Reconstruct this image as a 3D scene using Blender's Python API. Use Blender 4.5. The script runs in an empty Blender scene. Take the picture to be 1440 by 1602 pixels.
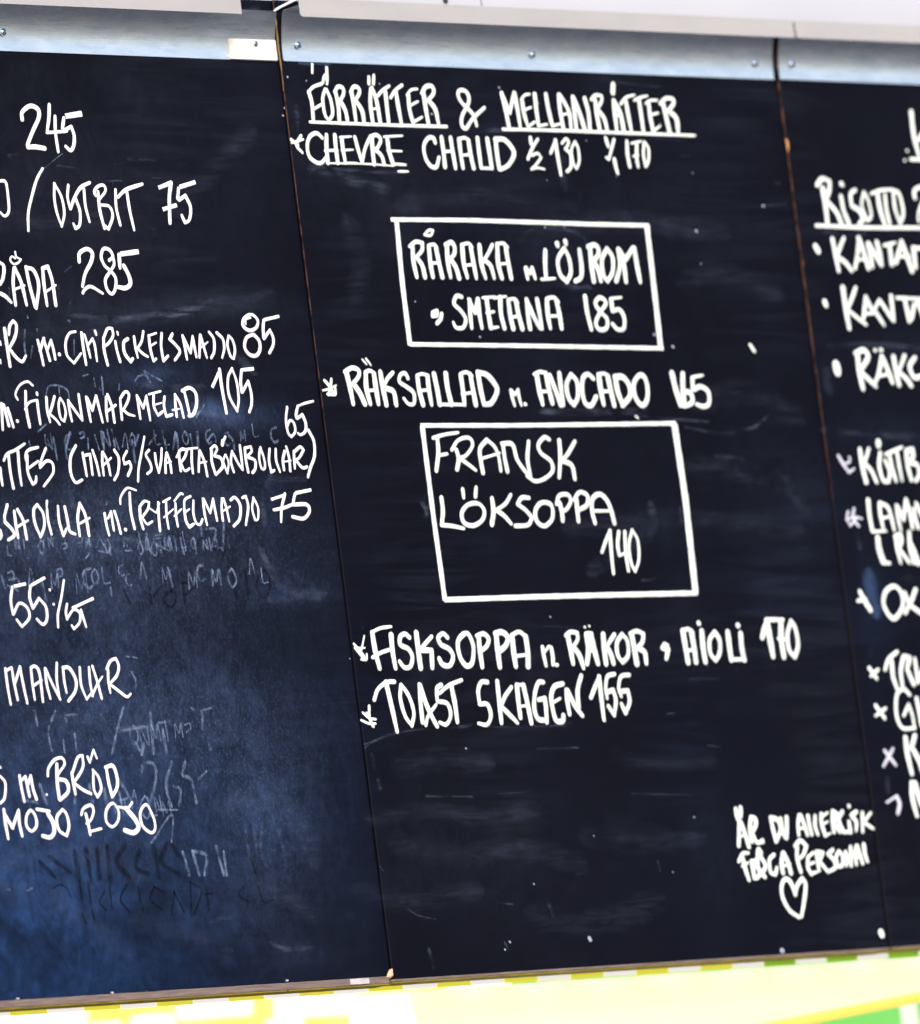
import bpy, math, random
import numpy as np
from mathutils import Matrix, Vector
random.seed(7); RNG = np.random.default_rng(11)
scn = bpy.context.scene; COL = scn.collection
R = math.radians

# ------------------------------------------------------------------ camera
cam = bpy.data.cameras.new('camera'); co = bpy.data.objects.new('camera', cam); COL.objects.link(co)
rot = Matrix(((0.72394935, 0.00863252, -0.68979911), (-0.67879301, -0.16942032, -0.71451858), (-0.12303408, 0.98550608, -0.11679204)))
# columns of a Blender camera matrix are its right, up and back axes in world space
co.matrix_world = Matrix.Translation((-7.19405541, -7.67750564, 1.6)) @ rot.to_4x4()
cam.sensor_fit = 'HORIZONTAL'; cam.sensor_width = 36; cam.lens = 13222.46 / 1440 * 36
cam.clip_start = .1; cam.clip_end = 500
cam.dof.use_dof = True; cam.dof.aperture_fstop = 4.4; cam.dof.focus_distance = 10.42; cam.dof.aperture_blades = 0
scn.camera = co

# ------------------------------------------------------------------ sky, sun, exposure
SUN_EL, SUN_AZ = R(36), R(205)          # azimuth clockwise from +Y: the sun stands behind the camera, to its left
w = bpy.data.worlds.new('World'); scn.world = w; w.use_nodes = True
nt = w.node_tree; bg = nt.nodes['Background']; sk = nt.nodes.new('ShaderNodeTexSky')
sk.sky_type = 'NISHITA'; sk.sun_disc = False; sk.sun_elevation = SUN_EL; sk.sun_rotation = SUN_AZ
sk.air_density = 1.0; sk.dust_density = 3.0; sk.ozone_density = 1.5
nt.links.new(sk.outputs[0], bg.inputs[0]); bg.inputs[1].default_value = .145
sl = bpy.data.lights.new('sun', 'SUN'); sl.energy = 1.05; sl.angle = R(14); sl.color = (1, .96, .9)
so = bpy.data.objects.new('sun', sl); COL.objects.link(so)
sd = Vector((math.sin(SUN_AZ) * math.cos(SUN_EL), math.cos(SUN_AZ) * math.cos(SUN_EL), math.sin(SUN_EL)))
so.rotation_euler = sd.to_track_quat('Z', 'Y').to_euler(); so.location = (-6, -12, 9)
scn.view_settings.view_transform = 'Standard'; scn.view_settings.look = 'None'
scn.view_settings.exposure = .96; scn.view_settings.gamma = 1

# ------------------------------------------------------------------ materials
def mat(name, col, rough=.6, metal=0., spec=.5):
    m = bpy.data.materials.new(name); m.use_nodes = True
    b = m.node_tree.nodes['Principled BSDF']
    b.inputs['Base Color'].default_value = (*col, 1); b.inputs['Roughness'].default_value = rough
    b.inputs['Metallic'].default_value = metal; b.inputs['Specular IOR Level'].default_value = spec
    return m
class N:
    """small helper round a material's node tree"""
    def __init__(s, m): s.t = m.node_tree; s.b = s.t.nodes['Principled BSDF']; s.out = s.t.nodes['Material Output']
    def new(s, k, **kw):
        n = s.t.nodes.new(k)
        for a, v in kw.items(): setattr(n, a, v)
        return n
    def link(s, a, b): s.t.links.new(a, b)
    def coord(s, scale=(1, 1, 1)):
        c = s.new('ShaderNodeTexCoord'); m = s.new('ShaderNodeMapping'); m.inputs['Scale'].default_value = scale
        s.link(c.outputs['Object'], m.inputs[0]); return m.outputs[0]
    def noise(s, vec, scale, detail=4, rough=.55, dist=0):
        n = s.new('ShaderNodeTexNoise'); n.inputs['Scale'].default_value = scale; n.inputs['Detail'].default_value = detail
        n.inputs['Roughness'].default_value = rough; n.inputs['Distortion'].default_value = dist; s.link(vec, n.inputs['Vector']); return n.outputs['Fac']
    def rng(s, v, a, b, c=0., d=1.):
        n = s.new('ShaderNodeMapRange'); s.link(v, n.inputs[0])
        for i, x in enumerate((a, b, c, d)): n.inputs[i + 1].default_value = x
        return n.outputs[0]
    def math(s, op, a, b=None, clamp=False):
        n = s.new('ShaderNodeMath', operation=op, use_clamp=clamp)
        for i, x in enumerate((a, b)):
            if x is None: continue
            if isinstance(x, (int, float)): n.inputs[i].default_value = x
            else: s.link(x, n.inputs[i])
        return n.outputs[0]
    def mix(s, f, a, b):
        n = s.new('ShaderNodeMix', data_type='RGBA')
        if isinstance(f, (int, float)): n.inputs[0].default_value = f
        else: s.link(f, n.inputs[0])
        for i, x in ((6, a), (7, b)):
            if isinstance(x, tuple): n.inputs[i].default_value = (*x, 1)
            else: s.link(x, n.inputs[i])
        return n.outputs[2]
    def attr(s, name):
        n = s.new('ShaderNodeAttribute'); n.attribute_name = name; return n
    def bump(s, h, strength=.3, dist=.001):
        n = s.new('ShaderNodeBump'); n.inputs['Strength'].default_value = strength; n.inputs['Distance'].default_value = dist
        s.link(h, n.inputs['Height']); s.link(n.outputs[0], s.b.inputs['Normal'])
def noisy(name, c1, c2, scale, rough=.6, metal=0., spec=.5, stretch=(1, 1, 1), lo=.35, hi=.65, bump=0.):
    m = mat(name, c1, rough, metal, spec); n = N(m)
    f = n.noise(n.coord(stretch), scale, 6); n.link(n.mix(n.rng(f, lo, hi), c1, c2), n.b.inputs['Base Color'])
    if bump: n.bump(f, bump)
    return m

def make_board_paint():
    m = mat('blackboard_paint', (.006, .0065, .01), .55, 0, .03); n = N(m)
    dust_tint = n.attr('dust_tint'); sep = n.new('ShaderNodeSeparateColor'); n.link(dust_tint.outputs['Color'], sep.inputs[0])
    amt, blue, speck = sep.outputs[0], sep.outputs[1], sep.outputs[2]
    c = n.coord()
    cloud = n.rng(n.noise(c, 7, 5, .55, .5), .30, .70, .35, 1.6)
    streak = n.rng(n.noise(n.coord((30, 1, 20)), 1, 6, .62, 1.8), .35, .72, .55, 1.45)
    wipe = n.rng(n.noise(n.coord((4, 1, 38)), 1, 4, .55, 1.5), .42, .75, 0, 1)
    fine = n.noise(c, 330, 3, .7)
    grain = n.rng(fine, .42, .68, 0, 1)
    grain2 = n.rng(n.noise(n.coord((220, 1, 130)), 1, 4, .7), .45, .70, 0, 1)
    mott = n.rng(n.noise(c, 38, 6, .6, .3), .34, .68, .70, 1.30)
    a = n.math('MULTIPLY', n.math('MULTIPLY', n.math('MULTIPLY', amt, cloud), streak), mott)
    g = n.math('MULTIPLY', n.math('MULTIPLY', n.math('MULTIPLY', grain, grain2), speck), .30)
    faint = n.math('MULTIPLY', wipe, n.rng(n.noise(c, 3.2, 3), .45, .75, 0, .034))
    base = n.math('ADD', n.math('MULTIPLY', a, .14), n.math('ADD', g, faint), True)
    # tiny splashes of chalk marker
    vo = n.new('ShaderNodeTexVoronoi'); vo.inputs['Scale'].default_value = 32; n.link(c, vo.inputs['Vector'])
    vsep = n.new('ShaderNodeSeparateColor'); n.link(vo.outputs['Color'], vsep.inputs[0])
    dots = n.math('MULTIPLY', n.rng(vo.outputs['Distance'], .035, .018, 0, 1), n.rng(vsep.outputs[0], .965, .97, 0, .3))
    chalk = n.mix(blue, (.36, .43, .60), (.040, .14, .44))  # pale chalk, towards the blue tone of the lower left board
    paint = n.mix(n.rng(n.noise(c, 2.4, 4), .35, .65), (.0030, .0033, .0068), (.0042, .0048, .0096))
    col = n.mix(base, paint, chalk); col = n.mix(dots, col, (.5, .52, .6))
    n.link(col, n.b.inputs['Base Color'])
    n.link(n.rng(n.noise(c, 6, 4),   .3, .7, .50, .64), n.b.inputs['Roughness'])
    n.bump(n.noise(c, 240, 3), .12, .0004)
    return m
def make_ink(name, c1, c2):
    m = mat(name, c1, .7, 0, .25); n = N(m); c = n.coord()
    f = n.rng(n.noise(n.coord((1, 1, 1)), 60, 5, .65), .48, .74)
    g = n.rng(n.noise(c, 420, 2), .6, .8, 0, .35)
    e = n.rng(n.attr('core').outputs['Fac'], .05, .45, .55, 0)
    n.link(n.mix(n.math('ADD', n.math('ADD', n.math('MULTIPLY', f, .9), e), g, True), c1, c2), n.b.inputs['Base Color']); n.bump(n.noise(c, 300, 2), .15, .0003)
    return m
def make_smear(name, col, strength, scale, lo, hi, stretch=(1, 1, 1), floor=0.):
    """half-wiped chalk: thin where the cloth took it away, gone at its edges"""
    m = mat(name, col, .8, 0, .1); n = N(m)
    core = n.attr('core').outputs['Fac']
    if name.startswith('wiped'):
        core = n.math('MULTIPLY', n.math('POWER', core, 1.4), n.rng(n.noise(n.coord((10, 1, 75)), 1, 5, .6, 1.5), .38, .62, .1, 1))
    f = n.rng(n.noise(n.coord(stretch), scale, 5, .65, .5), lo, hi, floor, 1)
    al = n.math('MULTIPLY', n.math('MULTIPLY', core, f), strength, True)
    n.link(al, n.b.inputs['Alpha']); return m
M = dict(
    paint=make_board_paint(),
    edge=noisy('bare_plywood', (.15, .075, .05), (.012, .010, .012), 160, .85, 0, .1, (1, 1, .35), .42, .62, .3),
    edge2=noisy('yellowed_plywood', (.26, .18, .075), (.03, .02, .014), 90, .8, 0, .2, (1, 1, .3), .42, .6, .3),
    back=mat('board_back', (.05, .045, .04), .9),
    ink_c=make_ink('white_chalk_marker', (.88, .92, .85), (.52, .60, .60)),
    ink_l=make_ink('soft_white_chalk_marker', (.90, .87, .92), (.56, .56, .68)),
    grey=make_ink('thin_grey_chalk_marker', (.60, .60, .68), (.36, .36, .44)),
    fleck=make_ink('dim_chalk_fleck', (.34, .36, .46), (.16, .18, .26)),
    ghost=make_smear('half_wiped_chalk', (.30, .40, .62), .44, 130, .36, .64, (1, 1, .6)),
    haze=make_smear('wiped_chalk_haze', (.34, .42, .62), .13, 26, .38, .66, (1, 1, 1), 0.),
    swipe=make_smear('wiped_board_swipe', (.30, .36, .56), .045, 14, .30, .70, (1, 1, 1), .1),
    blue=make_smear('blue_chalk_smudge', (.16, .30, .66), .20, 60, .25, .7, (1, 1, 1), .4),
    dark=make_smear('old_lettering_stain', (.004, .0045, .008), .62, 60, .30, .62, (1, 1, 1), .3),
    ledge=noisy('weathered_wood', (.22, .17, .155), (.12, .085, .075), 26, .8, 0, .2, (1, 1, 14), .3, .7, .3),
    gold=noisy('varnished_wood_edge', (.24, .18, .012), (.15, .10, .01), 30, .6, 0, .3, (1, 1, 8)),
    wood=noisy('fresh_splintered_wood', (.72, .48, .30), (.5, .32, .2), 200, .8),
    pale=noisy('pale_grey_paint', (.55, .52, .58), (.42, .38, .40), 90, .7),
    tape=make_smear('clear_adhesive_tape', (.50, .56, .66), .45, 50, .2, .6, (1, 1, 1), .7),
    cord=noisy('white_cord', (.86, .84, .88), (.7, .68, .74), 400, .8),
    cream=noisy('cream_vinyl', (.90, .88, .60), (.86, .84, .54), 4, .5, 0, .4),
    yellow=noisy('yellow_paint', (.88, .66, .08), (.92, .74, .16), 7, .5),
    mustard=noisy('mustard_yellow_square', (.70, .62, .06), (.74, .66, .10), 30, .5),
    lime=noisy('lime_green_square', (.42, .60, .04), (.34, .54, .03), 30, .5),
    green=noisy('bright_green_paint', (.20, .58, .10), (.32, .66, .20), 5, .5),
    white=noisy('white_square', (.78, .70, .68), (.84, .78, .74), 30, .5),
    card=noisy('white_card', (.86, .86, .82), (.82, .82, .76), 20, .6),
    wall=noisy('white_cladding', (.475, .485, .525), (.45, .46, .505), 2.5, .6, 0, .4),
    slab=noisy('dark_asphalt', (.050, .052, .058), (.038, .040, .046), 3, .85, bump=.3),
)
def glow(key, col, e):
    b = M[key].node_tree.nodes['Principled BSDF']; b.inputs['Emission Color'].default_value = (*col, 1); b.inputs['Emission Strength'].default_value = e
# added emission brightens the shaded vinyl, squares, post, cards, green panel and yellow wall
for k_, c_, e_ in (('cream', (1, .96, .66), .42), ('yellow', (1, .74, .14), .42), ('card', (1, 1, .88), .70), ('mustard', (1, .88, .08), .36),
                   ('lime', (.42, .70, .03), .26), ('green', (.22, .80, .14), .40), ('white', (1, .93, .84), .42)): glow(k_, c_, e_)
def make_zinc():
    m = mat('galvanised_steel', (.78, .80, .84), .26, 1.); n = N(m); c = n.coord((1, 1, 3))
    f = n.rng(n.noise(c, 22, 6, .6, .4), .35, .7)
    n.link(n.mix(f, (.92, .915, .92), (.70, .73, .80)), n.b.inputs['Base Color'])
    n.link(n.rng(n.noise(n.coord((3, 1, 60)), 5, 5, .6), .3, .7, .24, .36), n.b.inputs['Roughness'])
    n.bump(n.noise(c, 14, 3), .05, .002); return m
M['zinc'] = make_zinc()
def fade_edge(m):
    n = N(m); src = n.b.inputs['Base Color'].links[0].from_socket
    c = n.new('ShaderNodeTexCoord'); sp = n.new('ShaderNodeSeparateXYZ'); n.link(c.outputs['Object'], sp.inputs[0])
    f = n.math('ADD', n.rng(sp.outputs[2], 2.75, 3.35, 0, .8), n.math('MULTIPLY', n.noise(n.coord((1, 1, .4)), 22, 4), .5), True)
    n.link(n.mix(n.rng(f, .35, .8), (.016, .014, .018), src), n.b.inputs['Base Color'])
fade_edge(M['edge'])
M['lip'] = noisy('weathered_aluminium_lip', (.40, .385, .38), (.365, .355, .36), 9, .6, .05, .5, (1, 1, 3))
M['screw'] = mat('zinc_screw', (.62, .72, .82), .22, 1.)
M['patch'] = noisy('bare_cream_patch', (.82, .78, .68), (.74, .72, .66), 60, .6)

# ------------------------------------------------------------------ object helpers
def link(name, verts, faces, m, parent=None, smooth=False):
    me = bpy.data.meshes.new(name); me.from_pydata([tuple(v) for v in verts], [], faces); me.update()
    if smooth:
        for p in me.polygons: p.use_smooth = True
    me.materials.append(m); o = bpy.data.objects.new(name, me); COL.objects.link(o)
    if parent: o.parent = parent
    return o
def tag(o, label=None, cat=None, group=None, kind=None):
    for k, v in (('label', label), ('category', cat), ('group', group), ('kind', kind)):
        if v: o[k] = v
    return o
def thing(name, loc, label, cat, group=None):
    o = bpy.data.objects.new(name, None); COL.objects.link(o); o.location = loc; o.empty_display_size = .05
    return tag(o, label, cat, group)
def box(x0, x1, y0, y1, z0, z1, nx=1, bev=0., jit=0.):
    """box with small chamfers along its long (x) edges, cut into nx lengths"""
    b = bev
    if b: prof = [(y0 + b, z0), (y1, z0), (y1, z1), (y0 + b, z1), (y0, z1 - b), (y0, z0 + b)]
    else: prof = [(y0, z0), (y1, z0), (y1, z1), (y0, z1)]
    k = len(prof); V = []; F = []
    for i in range(nx + 1):
        x = x0 + (x1 - x0) * i / nx
        for (y, z) in prof: V.append((x, y + random.uniform(-jit, jit), z + random.uniform(-jit, jit)))
    for i in range(nx):
        for j in range(k):
            a = i * k + j; c = i * k + (j + 1) % k; F.append((a, a + k, c + k, c))
    F.append(tuple(range(k))); F.append(tuple(nx * k + j for j in reversed(range(k))))
    return V, F

Z0 = 2.266
FRONT = {'l': 0., 'c': -.0035, 'r': -.007}
# ------------------------------------------------------------------ strokes of the chalk marker
def smooth_path(P, straight, step):
    P = np.array(P, float)
    if len(P) == 2 or straight:
        out = [P[0]]
        for a, b in zip(P[:-1], P[1:]):
            n = max(1, int(np.linalg.norm(b - a) / step))
            out += [a + (b - a) * t / n for t in range(1, n + 1)]
        return np.array(out)
    closed = np.linalg.norm(P[0] - P[-1]) < 1e-6
    E = np.vstack([P[-2] if closed else 2 * P[0] - P[1], P, P[1] if closed else 2 * P[-1] - P[-2]])
    out = [P[0]]
    for i in range(1, len(E) - 2):
        p0, p1, p2, p3 = E[i - 1:i + 3]; n = max(2, int(np.linalg.norm(p2 - p1) / step))
        for k in range(1, n + 1):
            t = k / n
            out.append(.5 * ((2 * p1) + (-p0 + p2) * t + (2 * p0 - 5 * p1 + 4 * p2 - p3) * t * t + (-p0 + 3 * p1 - 3 * p2 + p3) * t ** 3))
    return np.array(out)
def split_sharp(P):
    runs = [[P[0]]]
    for i in range(1, len(P) - 1):
        runs[-1].append(P[i]); a = np.subtract(P[i], P[i - 1]); b = np.subtract(P[i + 1], P[i])
        c = np.dot(a, b) / (np.linalg.norm(a) * np.linalg.norm(b) + 1e-9)
        if c < .05: runs.append([P[i]])
    runs[-1].append(P[-1]); return runs
def stroke(P, wdt, square, y, h, V, F, core, wob=.05, rise=0.):
    """one raised stroke: a low bead with round (or chisel) ends, lying on the board face y, standing h proud"""
    for run in ([P] if square or square is None else split_sharp(P)):
        Q = smooth_path(run, bool(square), .0022)
        if len(Q) < 2: continue
        T = np.gradient(Q, axis=0); T /= (np.linalg.norm(T, axis=1)[:, None] + 1e-12); Nn = np.stack([-T[:, 1], T[:, 0]], 1)
        n = len(Q); r = np.full(n, wdt / 2)
        ph = RNG.uniform(0, 6.28, 3); s = np.arange(n) * .0022
        r *= 1 + wob * (np.sin(s * 330 + ph[0]) * .5 + np.sin(s * 140 + ph[1]) + .5 * np.sin(s * 820 + ph[2])) * .8
        if square is False:
            q = np.linspace(0, 1, n); r *= 1 - random.uniform(0, .30) * q ** 3 - random.uniform(0, .16) * (1 - q) ** 4
        rows = []
        if not square:
            for a in (80, 55, 28): rows.append((Q[0] - T[0] * r[0] * math.sin(R(a)), Nn[0], r[0] * math.cos(R(a)), max(.25, 1 - (a / 80) ** 2)))
        for i in range(n): rows.append((Q[i], Nn[i], r[i], 1.))
        if not square:
            for a in (28, 55, 80): rows.append((Q[-1] + T[-1] * r[-1] * math.sin(R(a)), Nn[-1], r[-1] * math.cos(R(a)), max(.25, 1 - (a / 80) ** 2)))
        b = len(V); m = len(rows); hh = h * random.uniform(.85, 1.15)
        for i, (p, nn, rr, k) in enumerate(rows):
            up = rise * i / m
            for f, z in ((-1, .12), (-.62, .8), (0, 1.), (.62, .8), (1, .12)):
                q = p + nn * rr * f; V.append((q[0], y - hh * z * k - up, q[1] + Z0)); core.append((1 - abs(f)) * (.4 + .6 * k) * 1.25 if k < 1 else (1 - f * f))
        for i in range(m - 1):
            for j in range(4): a = b + i * 5 + j; F.append((a, a + 1, a + 6, a + 5))
def write(rows, parents):
    k = 0
    for ln in rows.strip().split('\n'):
        pan, name, kind, rest = ln.split('|', 3) if ln.count('|') == 3 else (ln.split('|')[0], *ln.split('|')[1:3], ln.split('|')[-1])
        V, F, core = [], [], []; smear = kind in ('ghost', 'swipe', 'haze', 'blue', 'dark')
        for s in rest.split('/'):
            sq = s[0] == '!'; s = s.lstrip('!'); wd, pts = s.split(':')
            P = [tuple(float(v) * 1e-4 for v in p.split(',')) for p in pts.split()]
            k += 1
            y = FRONT[pan] - (.00008 + (k % 17) * .000012)
            if smear:
                c0 = len(core); stroke(P, float(wd) * 1e-4 * (1.6 if kind == 'ghost' else 1.9 if kind == 'swipe' else 1.3), None, y, .00004, V, F, core, .12)
                fade = min(1., (150. / float(wd)) ** 1.0) if kind == 'haze' else 1.
                core[c0:] = [c * fade for c in core[c0:]]
            else: stroke(P, float(wd) * 1e-4 * .92, bool(sq), y - .00015, .00045, V, F, core, .05, .00015)
            if kind in ('haze', 'swipe', 'blue', 'speck', 'white', 'chalk_speck'): emit(pan, name, kind, V, F, core, parents); V, F, core = [], [], []
        if V: emit(pan, name, kind, V, F, core, parents)
def emit(pan, name, kind, V, F, core, parents):
        ik = 'ink_l' if pan == 'l' else 'ink_c'
        nm, lab, m = {
            'heading': ('heading', 'underlined heading word "%s"' % name, M[ik]), 'menu_line': ('handwritten_word', 'white handwritten "%s"' % name, M[ik]),
            'price': ('handwritten_price', 'white handwritten price "%s"' % name, M[ik]), 'underline': ('underline', None, M[ik]),
            'drawn_frame': ('drawn_frame', name, M[ik]), 'bullet_mark': ('bullet_mark', None, M[ik]), 'bullet_grey': ('bullet_mark', 'greyish thin bullet mark', M['grey']),
            'note': ('handwritten_note', 'word "%s" of the small allergy note' % name, M[ik]), 'heart_drawing': ('heart_drawing', None, M[ik]),
            'chalk_drip': ('chalk_drip', None, M[ik]), 'chalk_speck': ('chalk_speck', None, M[ik]), 'chalk_scratch': ('chalk_scratch', None, M['ghost']),
            'speck': ('chalk_speck', None, M['fleck']), 'white': ('chalk_speck', None, M[ik]),
            'ghost': ('wiped_lettering', 'half-wiped remains of old chalk writing', M['ghost']), 'haze': ('chalk_smear', None, M['haze']),
            'swipe': ('wipe_mark', None, M['swipe']), 'blue': ('chalk_smear', 'bluish smudge of wiped chalk', M['blue']), 'dark': ('stained_lettering', 'dark stain of older writing', M['dark'])}[kind]
        o = link(nm, V, F, m, parents[pan], True); tag(o, lab, None, None, 'stuff' if kind in ('ghost', 'dark') else None)
        at = o.data.attributes.new('core', 'FLOAT', 'POINT'); at.data.foreach_set('value', np.clip(np.array(core), 0, 1).astype(np.float32))

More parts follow.
